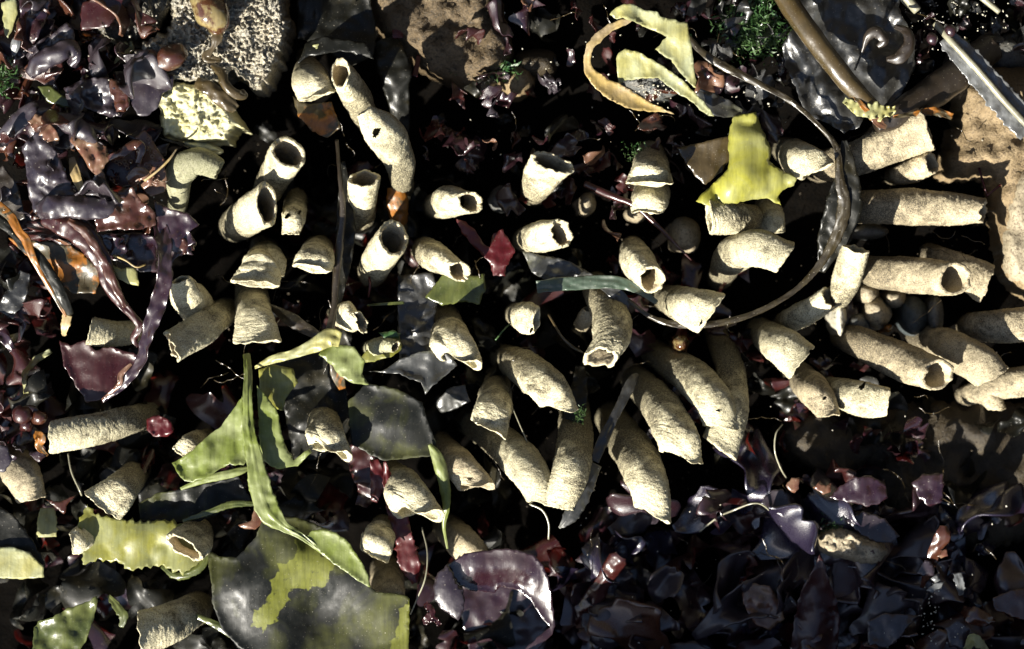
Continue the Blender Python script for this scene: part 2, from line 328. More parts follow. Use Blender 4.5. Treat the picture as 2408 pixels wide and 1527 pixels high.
def ribbon(name, st, mat, cup=0.0, wave=0.0, wlen=40.0, serr=0.08, thick=1.3, rows=13, parent=None, step=3.2, label=None, cat=None, group=None, taper=True, midrib=0.0):
    """strap-like blade: stations (x, y, z, half width, roll in degrees)"""
    SEED[0] += 7; sd = SEED[0] * 0.77
    st = [tuple(s) + (0,) * (5 - len(s)) for s in st]
    ln = sum(math.dist(st[i][:3], st[i + 1][:3]) for i in range(len(st) - 1)); K = max(14, int(ln / step))
    c = catmull(st, K); C = PV(c[:, :3]) / S
    t = np.gradient(C, axis=0); t /= np.linalg.norm(t, axis=1)[:, None] + 1e-9
    ref = np.array([0, 0, 1.0]); side = None; vs = []; us = []
    L = 0
    for k in range(K):
        s = np.cross(t[k], ref); l = np.linalg.norm(s)
        s = s / l if l > 0.15 else (side if side is not None else np.array([1.0, 0, 0]))
        if side is not None and s.dot(side) < 0 and l < 0.5: s = -s
        side = s; up = np.cross(s, t[k]); a = math.radians(c[k, 4])
        s2 = s * math.cos(a) + up * math.sin(a); u2 = -s * math.sin(a) + up * math.cos(a)
        if k: L += np.linalg.norm(C[k] - C[k - 1])
        for j in range(rows):
            q = -1 + 2 * j / (rows - 1); hw = max(0.4, c[k, 3])
            hw *= 1 + 0.12 * nz(L / 30, sd, q * 0.3 + 4) + serr * abs(q) * max(0, nz(L / 9, sd, 2 * math.copysign(1, q))) * 2
            z = 0.7 * cup * hw * (1 - q * q) + 0.25 * nz(L / 14, q * 2.2, sd + 5) + 0.05 * min(hw, 14) * math.sin(L / 11 + 3 * nz(L / 25, sd, 0)) * q * q + 0.10 * min(hw, 25) * nz(L / 40, q * 1.2, sd + 8) + wave * q * q * math.sin(L / wlen * 6.28 + sd + (1.5 if q > 0 else 0)) + 1.5 * nz(L / 20, q * 1.5, sd) * hw * 0.12
            z += midrib * math.exp(-(q / 0.13) ** 2)
            vs.append(C[k] + s2 * (q * hw) + u2 * z); us.append((q * hw / 10, L / 10))
    f = [(k * rows + j, k * rows + j + 1, (k + 1) * rows + j + 1, (k + 1) * rows + j) for k in range(K - 1) for j in range(rows - 1)]
    o = mesh_obj(name, np.array(vs) * S, f, M[mat], parent=parent, uv=us, thick=thick)
    if parent is None: tag(o, label, cat, group)
    elif label: o['label'] = label
    return o

def outline(pts, jit=2.0, step=6.0, sharp=False, serr=0.0, slen=12.0):
    p = [tuple(q) for q in pts]; n = len(p); out = []
    for i in range(n):
        a, b, c_, d = (np.array(p[(i + k - 1) % n], float) for k in range(4))
        m = max(2, int(np.linalg.norm(c_[:2] - b[:2]) / step))
        for k in range(m):
            t = k / m
            q = b + (c_ - b) * t if sharp else 0.5 * ((2 * b) + (-a + c_) * t + (2 * a - 5 * b + 4 * c_ - d) * t * t + (-a + 3 * b - 3 * c_ + d) * t ** 3)
            out.append(q)
    out = np.array(out); SEED[0] += 3; sd = SEED[0]
    tg = np.roll(out, -1, 0) - np.roll(out, 1, 0); nrm = np.stack([tg[:, 1], -tg[:, 0]], 1); nrm /= np.linalg.norm(nrm, axis=1)[:, None] + 1e-9
    L = 0; res = out.copy()
    for i in range(len(out)):
        L += np.linalg.norm(out[i, :2] - out[i - 1, :2]) if i else 0
        dlt = jit * (nz(L / 14, sd, 0) * 1.3 + nz(L / 5, sd, 1) * 0.6)
        if serr: dlt += serr * (abs(((L / slen) % 1) - 0.35) - 0.3) * (1 + nz(L / 40, sd, 4))
        res[i, :2] += nrm[i] * dlt
    return res
def cdt(out, grid, jitter=0.35):
    lo = out[:, :2].min(0); hi = out[:, :2].max(0); xs = np.arange(lo[0], hi[0], grid); ys = np.arange(lo[1], hi[1], grid)
    gx, gy = np.meshgrid(xs, ys); g = np.stack([gx.ravel(), gy.ravel()], 1)
    rg = np.random.RandomState(5); g = g + (rg.rand(*g.shape) - 0.5) * grid * jitter
    # point in polygon
    ins = np.zeros(len(g), bool); a = out[:, :2]; b = np.roll(a, -1, 0)
    for (x1, y1), (x2, y2) in zip(a, b):
        if y1 == y2: continue
        c = ((y1 > g[:, 1]) != (y2 > g[:, 1])) & (g[:, 0] < (x2 - x1) * (g[:, 1] - y1) / (y2 - y1) + x1); ins ^= c
    g = g[ins]
    d = np.full(len(g), 1e9)
    for q in a: d = np.minimum(d, np.hypot(g[:, 0] - q[0], g[:, 1] - q[1]))
    g = g[d > grid * 0.45]
    pts = [Vector((float(q[0]), float(q[1]))) for q in a] + [Vector((float(q[0]), float(q[1]))) for q in g]
    n = len(a); v, e, f, *_ = geometry.delaunay_2d_cdt(pts, [], [list(range(n))], 1, 1e-4)
    v = np.array([(q.x, q.y) for q in v]); f = [tuple(x) for x in f]
    dd = np.full(len(v), 1e9)
    for q in a: dd = np.minimum(dd, np.hypot(v[:, 0] - q[0], v[:, 1] - q[1]))
    return v, f, dd
def inpoly(poly, x, y):
    c = False; j = len(poly) - 1
    for i in range(len(poly)):
        x1, y1 = poly[i][:2]; x2, y2 = poly[j][:2]
        if (y1 > y) != (y2 > y) and x < (x2 - x1) * (y - y1) / (y2 - y1) + x1: c = not c
        j = i
    return c
def sheet(name, pts, z, mat, ctrl=(), grid=7.0, wob=10.0, wl=60.0, jit=3.0, sharp=True, serr=0.0, thick=1.5, parent=None, label=None, cat=None, group=None, curl=0.0, slen=12.0, ridge=0.0, patches=()):
    """flat blade of any outline; heights given at outline points and control points, wrinkled between"""
    SEED[0] += 5; sd = SEED[0] * 0.61
    q = [(p[0], p[1], p[2] if len(p) > 2 else z) for p in pts]
    out = outline(q, jit, min(6.0, grid), sharp, serr, slen); v, f, dd = cdt(out, grid)
    cp = np.array(q + [tuple(c) for c in ctrl], float)
    d2 = (v[:, None, 0] - cp[None, :, 0]) ** 2 + (v[:, None, 1] - cp[None, :, 1]) ** 2 + 60.0
    w_ = (d2 + 240.0) ** -1.3; zz = (w_ * cp[None, :, 2]).sum(1) / w_.sum(1)
    E = np.array([(f_[i], f_[(i + 1) % 3]) for f_ in f for i in range(3)]); cnt = np.bincount(E.ravel(), minlength=len(v)) + 1e-9
    for _ in range(int(min(36, max(8, 1500 / grid / grid)))):
        sm = np.bincount(E[:, 0], weights=zz[E[:, 1]], minlength=len(v)) + np.bincount(E[:, 1], weights=zz[E[:, 0]], minlength=len(v)); zz = 0.3 * zz + 0.7 * sm / cnt
    nn = np.array([nz(a / wl, b / wl, sd) * wob + nz(a / wl * 2.7, b / wl * 2.7, sd) * wob * 0.35 + ridge * abs(nz(a / wl * 1.6, b / wl * 1.6, sd + 9)) + 0.9 * abs(nz(a / 17, b / 17, sd)) + wob * 0.55 * abs(nz(a / wl * 1.6, b / wl * 0.5, sd + 2)) for a, b in v])
    zz = zz + nn + curl * np.exp(-(dd / 9.0) ** 2)
    a3 = np.column_stack([v, zz]); o = mesh_obj(name, PV(a3), f, M[mat], parent=parent, uv=v / 10.0, thick=thick)
    if patches:
        pa = np.zeros(len(v))
        for i, (a, b) in enumerate(v):
            for q_ in patches:
                dmin = min(math.hypot(a - s[0], b - s[1]) for s in q_)
                if inpoly(q_, a, b): pa[i] = max(pa[i], 0.62)
                elif dmin < 8: pa[i] = max(pa[i], 0.4)
        at = o.data.attributes.new('pale', 'FLOAT', 'POINT'); at.data.foreach_set('value', pa)
    if parent is None: tag(o, label, cat, group)
    elif label: o['label'] = label
    return o
def stone(name, pts, ztop, mat, zbase=-20, rim=40.0, grid=9.0, rgh=8.0, wl=30.0, jit=4.0, ctrl=(), fine=0.0, sharp=False, parent=None, label=None, cat=None, group=None, kind=None, ledge=0.0, phys=False):
    """solid lump: domed top with falling sides down to zbase"""
    SEED[0] += 5; sd = SEED[0] * 0.61
    q = [(p[0], p[1], ztop) for p in pts]; out = outline(q, jit, min(6.0, grid), sharp); v, f, dd = cdt(out, grid)
    h = np.clip(dd / rim, 0, 1); h = np.sqrt(np.clip(1 - (1 - h) ** 2, 0, 1))
    zt = np.full(len(v), float(ztop))
    if len(ctrl):
        cp = np.array(ctrl, float); d2 = (v[:, None, 0] - cp[None, :, 0]) ** 2 + (v[:, None, 1] - cp[None, :, 1]) ** 2 + 900.0
        w_ = d2 ** -1.2; zt = (w_ * cp[None, :, 2]).sum(1) / w_.sum(1)
    nn = np.array([nz(a / wl, b / wl, sd) * rgh + nz(a / wl * 3, b / wl * 3, sd) * rgh * 0.5 + fine * nz(a / 5, b / 5, sd) + fine * 0.6 * abs(nz(a / 11, b / 11, sd)) for a, b in v])
    if ledge: nn = nn + ledge * np.floor((v[:, 0] * 0.5 + v[:, 1] + 12 * np.array([nz(a / 25, b / 25, 1) for a, b in v])) / 26.0) % (ledge * 3)
    mid = zt - (zt - zbase) * 0.45
    zz = mid + (zt - mid) * h + nn * np.clip(dd / 6, 0.15, 1)
    a3 = np.column_stack([v, zz]); nb = len(out)
    V3 = (np.stack([(a3[:, 0] - CX) * S, -(a3[:, 1] - CY) * S, a3[:, 2] * S], 1) if phys else PV(a3)).tolist(); F = list(f)
    # walls: from the boundary loop down to zbase
    ring_i = []
    for p in out[:, :2]:
        ring_i.append(int(np.argmin(np.hypot(v[:, 0] - p[0], v[:, 1] - p[1]))))
    cen = np.array(V3).mean(0)
    prev = ring_i
    for lev, (fr, sh) in enumerate(((0.35, 1.02), (0.7, 1.0), (1.0, 0.97))):
        cur = []
        for i in ring_i:
            x, y, z_ = V3[i]; zb = zbase * S
            V3.append([cen[0] + (x - cen[0]) * sh, cen[1] + (y - cen[1]) * sh, z_ + (zb - z_) * fr]); cur.append(len(V3) - 1)
        for i in range(nb):
            j = (i + 1) % nb
            if prev[i] != prev[j]: F.append((prev[i], prev[j], cur[j], cur[i]))
        prev = cur
    o = mesh_obj(name, V3, F, M[mat], parent=parent)
    bm = bmesh.new(); bm.from_mesh(o.data); bmesh.ops.recalc_face_normals(bm, faces=bm.faces); bm.to_mesh(o.data); bm.free()
    if parent is None: tag(o, label, cat, group, kind)
    return o
def rod(name, pts, r, mat, parent=None, label=None, cat=None, group=None, A=14, lump=0.08, step=5.0, flat=1.0):
    SEED[0] += 5; sd = SEED[0] * 0.31
    rr = r if isinstance(r, (list, tuple)) else [r] * len(pts)
    ln = sum(math.dist(pts[i][:3], pts[i + 1][:3]) for i in range(len(pts) - 1)); K = max(8, int(ln / step))
    c = catmull([tuple(p) + (q,) for p, q in zip(pts, rr)], K); C = PV(c[:, :3]) / S; t, U, V = frames(C); vs = []
    for k in range(K):
        for j in range(A):
            a = 2 * math.pi * j / A; q = max(0.3, c[k, 3]) * (1 + lump * nz(k * step / 25, math.cos(a) + sd, math.sin(a)) * 2)
            d_ = (U[k] * math.cos(a) + V[k] * math.sin(a)) * q; d_[2] *= flat; vs.append(C[k] + d_)
    f = [(k * A + j, k * A + (j + 1) % A, (k + 1) * A + (j + 1) % A, (k + 1) * A + j) for k in range(K - 1) for j in range(A)]
    f += [tuple(range(A))[::-1], tuple(range((K - 1) * A, K * A))]
    o = mesh_obj(name, np.array(vs) * S, f, M[mat], parent=parent)
    if parent is None: tag(o, label, cat, group)
    elif label: o['label'] = label
    return o
# ================================================================ SETTING
def bed_h(x, y):
    h = 14 * nz(x / 90, y / 90, 1) + 8 * nz(x / 28, y / 28, 2) + 3 * nz(x / 9, y / 9, 3)
    def bumpf(cx, cy, rx, ry, a):
        d = ((x - cx) / rx) ** 2 + ((y - cy) / ry) ** 2
        return a * math.exp(-d)
    h += bumpf(130, 300, 300, 330, 130) + bumpf(120, -300, 900, 260, 70) + bumpf(2100, 60, 500, 220, 90) + bumpf(2350, 600, 260, 500, 60)
    h += bumpf(1400, 80, 260, 160, 50)
    h -= bumpf(850, 780, 460, 420, 230) + bumpf(1450, 850, 350, 300, 120) + bumpf(700, 1350, 500, 250, 160)
    return h
def build_bed():
    xs = np.concatenate([np.linspace(-9000, -500, 18)[:-1], np.arange(-500, 2910, 13.0), np.linspace(2950, 12000, 18)])
    ys = np.concatenate([np.linspace(-9000, -500, 18)[:-1], np.arange(-500, 2030, 13.0), np.linspace(2080, 12000, 18)])
    nx = len(xs); vs = [P0(x, y, bed_h(x, y)) for y in ys for x in xs]
    f = [(j * nx + i, (j + 1) * nx + i, (j + 1) * nx + i + 1, j * nx + i + 1) for j in range(len(ys) - 1) for i in range(nx - 1)]
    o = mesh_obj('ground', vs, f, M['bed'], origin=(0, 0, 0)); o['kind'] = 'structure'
def P0(x, y, z): return ((x - CX) * S, -(y - CY) * S, z * S)
build_bed()
# unseen boulder added below the frame to keep the lower right in shade
stone('boulder', [(1040, 1700), (1070, 1645), (1300, 1630), (1700, 1625), (2100, 1625), (2400, 1640), (2900, 1690), (3100, 2300), (2500, 2600), (1500, 2500), (1080, 2100)], 600, 'rock_dark', rim=90, grid=32, rgh=36, wl=160, jit=12, phys=True,
      ctrl=[(1050, 1700, 480), (1400, 1660, 490), (1900, 1660, 470), (2400, 1690, 460), (1200, 1950, 780), (1600, 1950, 790), (2100, 1950, 750), (2600, 1950, 720), (1600, 2300, 740)],
      label='large unseen boulder added for shade, below the bottom right of the photo', cat='boulder')
stone('sky_block_bank', [(-1800, -800), (-300, -720), (600, -680), (1500, -700), (2400, -680), (3400, -900), (3400, -1900), (-1800, -1900)], 3000, 'rock_dark', rim=260, grid=70, rgh=90, wl=400, jit=30, zbase=-60, phys=True,
      label='tall unseen rock bank added to block sky above the top of the photo', cat='added rock bank')  # unseen bank, added to cut the sky fill on shaded sides
stone('sky_block_bank', [(3080, -500), (3150, 300), (3100, 1100), (3180, 1500), (3900, 1600), (4100, 500), (3800, -600)], 2600, 'rock_dark', rim=220, grid=70, rgh=90, wl=400, jit=30, zbase=-60, phys=True,
      label='unseen rock bank added to block sky beyond the right edge of the photo', cat='added rock bank')  # second unseen bank, added to block sky light from the right
stone('rock_slab', [(2225, 190), (2300, 160), (2470, 190), (2500, 500), (2480, 700), (2370, 665), (2340, 560), (2320, 430), (2215, 420), (2230, 330), (2250, 260)], 225, 'slab', rim=55, rgh=26, wl=50, jit=10, grid=10, fine=3,
      label='brown sandstone slab at the right edge behind the long tubes', cat='rock')
stone('rock', [(2375, 430), (2420, 380), (2500, 430), (2500, 660), (2375, 665), (2350, 560)], 245, 'pale_rock', rim=40, rgh=10, wl=40, fine=3, label='pale cream boulder face at the right edge below the red sprig', cat='rock')
stone('rock_slab', [(850, -60), (1130, -60), (1190, 60), (1200, 150), (1120, 210), (1000, 170), (900, 90), (870, 20)], 205, 'slab_wet', rim=50, rgh=26, wl=45, fine=5,
      label='brown sandstone patch at the top centre with green turf on it', cat='rock')
stone('rock', [(1850, 980), (2000, 960), (2450, 960), (2500, 1200), (2300, 1290), (2100, 1200), (1950, 1130), (1840, 1060)], 75, 'rock_dark', rim=90, jit=14, rgh=34, wl=80, grid=12, fine=3,
      label='smooth dark brown rock in shade below the right-hand tubes', cat='rock')
stone('rock', [(1920, 1260), (1960, 1235), (2030, 1250), (2090, 1290), (2060, 1330), (1990, 1320), (1930, 1300)], 242, 'pale_rock', rim=24, rgh=16, wl=18, fine=9, grid=6,
      label='small sunlit sandy stone between the dark fronds at lower right', cat='stone')

# sandy crust, top left
stone('crust_block', [(300, 150), (350, 90), (400, 60), (420, -50), (640, -50), (668, 20), (682, 55), (668, 110), (655, 150), (640, 175), (632, 200), (600, 214), (575, 190), (545, 170), (520, 190), (470, 200), (400, 190), (350, 170)],
      330, 'crust', zbase=40, rim=14, grid=3.4, rgh=16, wl=40, jit=8, fine=16, label='grey sandy encrusted lump jutting out at the top left', cat='encrusted rock')
stone('crust_block', [(210, 40), (270, 0), (300, -50), (440, -50), (400, 30), (360, 90), (300, 100), (240, 85)], 265, 'crust_black', zbase=60, rim=26, grid=5, rgh=18, wl=22, fine=16, label='blackish crust patch left of the grey sandy lump', cat='encrusted rock')
sh = stone('shell_cluster', T(0, 0, [(1075, 640), (1110, 570), (1200, 540), (1330, 560), (1440, 600), (1560, 720), (1610, 790), (1675, 880), (1600, 870), (1560, 930), (1555, 970), (1480, 960), (1350, 970), (1240, 950), (1120, 920), (1080, 860), (1085, 760)]),
      320, 'shell', zbase=90, rim=14, grid=4.0, rgh=13, wl=30, jit=4.5, fine=7, sharp=True, label='sunlit yellow white layered shell under the grey crust', cat='shell')
stone('shell_plate', T(0, 0, [(1250, 960), (1400, 960), (1500, 1010), (1480, 1035), (1380, 1035), (1290, 1000)]), 285, 'shell', zbase=210, rim=9, grid=5, rgh=4, fine=3, jit=2, parent=sh)
stone('shell_plate', T(0, 0, [(1090, 930), (1200, 960), (1260, 985), (1150, 960), (1080, 930)]), 270, 'crust', zbase=200, rim=8, grid=5, rgh=3, parent=sh)
ribbon('frond', T(0, 0, [(1440, 440, 330, 7), (1500, 500, 352, 9), (1530, 580, 358, 10), (1600, 640, 352, 10), (1655, 650, 340, 7), (1640, 610, 335, 4)]), 'stipe', cup=.8, serr=.2, label='small tan curled strip lying over the shell', cat='seaweed frond')
ribbon('frond', T(0, 0, [(1330, 560, 335, 12), (1420, 600, 350, 16), (1520, 680, 352, 18), (1600, 740, 340, 10)]), 'stipe', cup=.5, wave=3, label='brown ridged strip across the top of the shell', cat='seaweed frond')

# ================================================================ SANDY TUBES
CL = (0, .9, -.12)
TB = [
 ('sandy tube beside the top left crust, upper end grey and lower rim sunlit', [(722, 150, 210), (730, 190, 290), (746, 228, 335)], [24, 42, 42], (.25, .9, -.15), .8, (0, 0, 1), 'sand', ()),
 ('double-lipped sandy tube at the top with its mouth facing upper left', [(855, 265, 160), (830, 215, 260), (800, 172, 340)], [30, 38, 43], (-.65, -.25, .6), .62, (1, -.3, 0), 'sand', ()),
 ('long torn sandy tube slanting down from the top pair of tubes', [(945, 425, 190), (938, 375, 270), (900, 310, 335), (858, 262, 365)], [27, 36, 44, 20], (-.5, -.8, .25), .8, (0, 0, 1), 'sand', ((884, 312, 11), (842, 265, 5))),
 ('sandy tube with a wide open mouth, upper left of the dark hollow', [(634, 440, 120), (652, 405, 220), (678, 360, 330)], [36, 39, 42], (.22, -.28, .85), .86, (1, -1, 0), 'sand', ()),
 ('sandy tube with a long slot mouth lying left of the small grey stub', [(565, 522, 150), (592, 502, 230), (628, 480, 320)], [42, 44, 47], (.75, .02, .6), .62, (1, -.25, 0), 'sand', ()),
 ('small grey sandy stub with a bright tip right of the slot-mouthed tube', [(695, 480, 220), (692, 510, 270), (684, 550, 300)], [27, 27, 20], (0, .9, -.1), 1, (0, 0, 1), 'sand', ((675, 508, 7), (703, 503, 5))),
 ('upright sandy tube with a slanting oval mouth above the big open one', [(850, 505, 150), (852, 465, 240), (857, 420, 315)], [32, 34, 36], (-.12, -.8, .5), .95, (0, 0, 1), 'sand', ()),
 ('big open-mouthed sandy tube near the centre with brown inside', [(880, 632, 150), (893, 605, 235), (925, 560, 330)], [36, 40, 44], (.45, -.28, .8), .84, (1, 0.2, 0), 'sand', ()),
 ('pale stub half hidden behind the bell-shaped tube at left centre', [(622, 590, 120), (640, 615, 220), (642, 650, 255)], [28, 32, 26], CL, 1, (0, 0, 1), 'sand', ()),
 ('bell-shaped sandy tube drooping above the widest downward tube', [(622, 603, 180), (612, 628, 275), (600, 668, 330)], [36, 42, 51], (-.05, .92, .16), .55, (0, .3, 1), 'sand', ()),
 ('rounded ball-like sandy tube end left of the thin dark stem', [(748, 590, 200), (742, 608, 290), (734, 632, 335)], [36, 43, 43], (-.1, .9, -.1), .85, (0, 0, 1), 'sand', ()),
 ('sandy tube with a crumpled flat mouth beside the crimson weed', [(1008, 595, 190), (1035, 612, 270), (1080, 638, 325)], [34, 40, 45], (.5, .75, .42), .5, (-.45, 1, .3), 'sand', ()),
 ('sandy tube with its oval mouth facing right, left of the crimson weed', [(1035, 482, 180), (1062, 474, 270), (1106, 476, 325)], [32, 41, 38], (.6, .42, .62), .62, (-.4, 1, 0), 'sand', ()),
 ('cup-shaped sandy tube opening upwards, upper centre', [(1262, 440, 190), (1275, 412, 270), (1300, 382, 330)], [34, 42, 49], (.35, -.45, .72), .5, (-.3, 1, 0), 'sand', ()),
 ('sandy tube with a low slanting slit mouth, above the grey leaf', [(1250, 562, 190), (1280, 556, 275), (1320, 548, 325)], [32, 42, 43], (.58, .5, .6), .55, (-.6, 1, 0), 'sand', ()),
 ('lower bell of the stacked pair of tubes, upper right of centre', [(1532, 435, 170), (1530, 470, 240), (1522, 500, 275)], [42, 42, 34], (0, .9, -.1), .8, (0, 0, 1), 'sand', ()),
 ('upper grey-topped bell of the stacked pair of tubes', [(1530, 375, 220), (1530, 400, 300), (1530, 432, 345)], [38, 43, 53], (.0, .9, -.08), .7, (0, 0, 1), 'sand', ()),
 ('sandy tube with a square torn mouth above the curving olive stalk', [(1492, 598, 190), (1502, 622, 285), (1532, 658, 340)], [34, 44, 41], (.25, .62, .68), .72, (1, -.4, 0), 'sand', ()),
 ('grey shaded stub between the yellow weed and the arched tube', [(1802, 480, 120), (1812, 510, 180), (1818, 545, 200)], [28, 31, 28], CL, 1, (0, 0, 1), 'sand', ()),
 ('bright stubby sandy tube directly below the yellow weed', [(1762, 512, 210), (1720, 512, 290), (1668, 508, 322)], [30, 40, 40], (-.9, .12, .05), .85, (0, 0, 1), 'sand', ()),
 ('arched sandy tube with a pointed right end below the yellow weed', [(1700, 640, 160), (1722, 602, 250), (1775, 585, 315), (1845, 606, 345)], [32, 42, 43, 37], (.8, .55, -.1), .8, (0, 0, 1), 'sand', ()),
 ('teardrop sandy tube end touching the right tip of the yellow weed', [(1855, 358, 210), (1882, 376, 295), (1922, 402, 330)], [34, 42, 36], (.3, .85, 0), .75, (0, 0, 1), 'sand', ((1888, 368, 4),)),
 ('thick long sandy tube at the top right with a folded lip', [(1960, 385, 200), (2040, 362, 245), (2120, 328, 270), (2182, 305, 300)], [38, 43, 46, 50], (.86, -.28, .2), .8, (0, .3, 1), 'sand_wet', ()),
 ('small open-mouthed sandy tube under the thick top right one', [(2112, 412, 170), (2145, 402, 230), (2190, 384, 280)], [22, 30, 31], (.75, -.05, .55), .8, (0, 1, 0), 'sand_wet', ()),
 ('long straight horizontal sandy tube at the right with a small end hole', [(2020, 488, 190), (2110, 486, 240), (2210, 490, 265), (2312, 496, 285)], [38, 42, 41, 34], (.85, .15, .35), .85, (0, 1, 0), 'sand_wet', ()),
 ('rear sandy tube with a broad flared end at the right', [(2210, 612, 150), (2270, 640, 200), (2318, 668, 215)], [32, 38, 44], (.95, .4, 0), .7, (0, 0, 1), 'sand_wet', ()),
 ('sandy tube with a clean round mouth at the right', [(2060, 640, 170), (2125, 645, 230), (2190, 652, 275), (2244, 656, 335)], [38, 42, 43, 41], (.28, .1, .95), .95, (0, 1, 0), 'sand_wet', ()),
 ('slanting sandy tube with a side hole left of the bright upright one', [(1862, 752, 160), (1900, 733, 210), (1952, 700, 255)], [28, 32, 33], (.7, -.3, .55), .8, (0, 1, 0), 'sand', ()),
 ('bright upright sandy tube pointing up inside the stalk ring', [(1975, 700, 220), (1992, 650, 285), (2012, 585, 340)], [24, 38, 42], (.2, -.9, .05), .75, (1, .2, 0), 'sand', ()),
 ('broad sandy tube with a dark back and a cut right end, right of centre', [(1800, 788, 190), (1832, 810, 270), (1884, 850, 335)], [36, 43, 47], (.75, .6, -.05), .8, (0, 0, 1), 'sand', ((1908, 825, 5),)),
 ('narrow sandy tube with one side hole below the broad dark-backed one', [(1880, 885, 160), (1918, 925, 230), (1948, 978, 290)], [34, 38, 25], (.05, .95, -.05), .8, (0, 0, 1), 'sand_wet', ((1938, 938, 7),)),
 ('blunt sandy tube pointing right with a round hole on its back', [(1965, 920, 180), (2025, 938, 260), (2085, 945, 295)], [32, 41, 32], (.92, .1, -.05), .8, (0, 0, 1), 'sand', ((2028, 908, 8),)),
 ('sandy tube with a gaping mouth at the lower right of the colony', [(2015, 802, 150), (2080, 832, 220), (2140, 858, 265), (2204, 882, 335)], [36, 43, 45, 43], (.4, .2, .88), .85, (.3, 1, 0), 'sand_wet', ()),
 ('sandy tube with a pointed closed end behind the gaping one', [(2165, 792, 160), (2225, 815, 215), (2290, 850, 255), (2332, 885, 285)], [32, 43, 45, 40], (.5, .85, -.1), .8, (0, 0, 1), 'sand_wet', ()),
 ('sandy tube running off the right edge, higher of two', [(2300, 768, 150), (2360, 766, 200), (2450, 760, 230)], [34, 40, 42], (1, 0, 0), 1, (0, 0, 1), 'sand_wet', ()),
 ('greyish sandy tube running off the right edge, lower of two', [(2290, 925, 100), (2360, 905, 140), (2460, 890, 170)], [26, 34, 36], (1, 0, 0), 1, (0, 0, 1), 'sand_wet', ()),
 ('small grey stub below the pointed closed tube at right', [(2300, 920, 80), (2325, 935, 130), (2345, 962, 150)], [24, 26, 18], CL, 1, (0, 0, 1), 'sand_wet', ()),
 ('drooping sandy tube with a wide ragged mouth in the centre right', [(1415, 700, 170), (1438, 750, 260), (1436, 798, 325), (1412, 842, 352)], [38, 45, 46, 46], (-.42, .68, .58), .62, (-.6, -1, .4), 'sand', ()),
 ('bright oval sandy tube end standing alone in the dark centre', [(1222, 742, 190), (1240, 748, 290), (1262, 752, 318)], [30, 36, 30], (.8, .15, .02), .9, (0, 0, 1), 'sand', ((1250, 775, 5),)),
 ('sandy tube with two notched tips resting on the olive stalk', [(1575, 705, 200), (1615, 718, 285), (1672, 738, 335)], [34, 43, 50], (.8, .58, 0), .75, (0, 0, 1), 'sand', ((1692, 728, 5), (1648, 760, 5))),
 ('sharp-tipped sandy tube above the silver blade, left of centre', [(1052, 765, 190), (1060, 802, 290), (1082, 848, 340)], [36, 46, 42], (-.6, .75, -.1), .7, (0, 0, 1), 'sand', ()),
 ('long curved sandy tube with a pointed tip in the centre', [(1200, 848, 180), (1235, 866, 260), (1280, 908, 320), (1314, 960, 352)], [34, 42, 44, 36], (-.35, .9, -.1), .75, (0, 0, 1), 'sand', ((1314, 966, 5),)),
 ('stout sandy tube left of the long curved one', [(1165, 915, 190), (1162, 955, 280), (1148, 1008, 340)], [36, 43, 42], (-.5, .85, -.1), .75, (0, 0, 1), 'sand', ((1120, 996, 4),)),
 ('longest dark-backed sandy tube slanting to the bottom centre tip', [(1130, 1010, 150), (1185, 1045, 220), (1240, 1105, 285), (1282, 1185, 340)], [34, 43, 45, 34], (-.35, .9, 0), .75, (0, 0, 1), 'sand', ()),
 ('pale straight sandy tube meeting the slanting one at the bottom centre', [(1352, 985, 170), (1352, 1045, 255), (1342, 1110, 312), (1312, 1192, 350)], [38, 43, 43, 34], (-.2, .95, 0), .75, (0, 0, 1), 'sand', ()),
 ('longest dark tube with a bright tip in the lower right of the colony', [(1455, 1010, 150), (1490, 1065, 230), (1522, 1130, 295), (1535, 1210, 350)], [42, 49, 48, 36], (-.6, .8, 0), .7, (0, 0, 1), 'sand', ()),
 ('tallest ribbed tube curving down behind its neighbour, right of centre', [(1690, 800, 130), (1716, 865, 200), (1720, 960, 265), (1692, 1055, 322)], [28, 34, 40, 42], (-.6, .8, 0), .75, (0, 0, 1), 'sand', ()),
 ('dark-backed sandy tube with small end hole between two long tubes', [(1515, 915, 160), (1552, 955, 240), (1588, 1020, 305), (1603, 1075, 340)], [40, 45, 46, 40], (-.5, .85, 0), .7, (0, 0, 1), 'sand', ((1607, 1078, 8),)),
 ('sandy tube lying across the tall ribbed one', [(1570, 850, 150), (1625, 885, 235), (1670, 935, 295), (1695, 1005, 330)], [36, 45, 44, 36], (-.2, .95, 0), .8, (0, 0, 1), 'sand', ((1690, 965, 5),)),
 ('single drooping sandy tube right of the yellow-green midrib', [(758, 978, 200), (765, 1015, 285), (778, 1060, 340)], [34, 42, 42], (-.6, .8, -.05), .7, (0, 0, 1), 'sand', ((742, 1044, 7),)),
 ('humped sandy tube with a slanting cut edge over the crimson strip', [(922, 1118, 180), (950, 1152, 265), (985, 1208, 335)], [34, 46, 48], (-.55, .8, -.05), .7, (0, 0, 1), 'sand', ()),
 ('brownish sandy tube hanging right of the drooping dark blade', [(1050, 1060, 180), (1082, 1097, 255), (1120, 1145, 315)], [32, 38, 36], (-.25, .95, 0), .7, (0, 0, 1), 'sand_wet', ((1107, 1127, 5),)),
 ('bright white oval tube end standing clear in the lower centre', [(897, 1248, 210), (890, 1268, 300), (880, 1300, 330)], [30, 37, 34], (-.5, .8, -.3), .75, (0, 0, 1), 'sand', ()),
 ('long horizontal sandy tube at the left with olive weed on its end', [(318, 985, 220), (235, 1008, 285), (120, 1028, 315)], [32, 38, 36], (-.95, 0, .05), .9, (0, 0, 1), 'sand', ()),
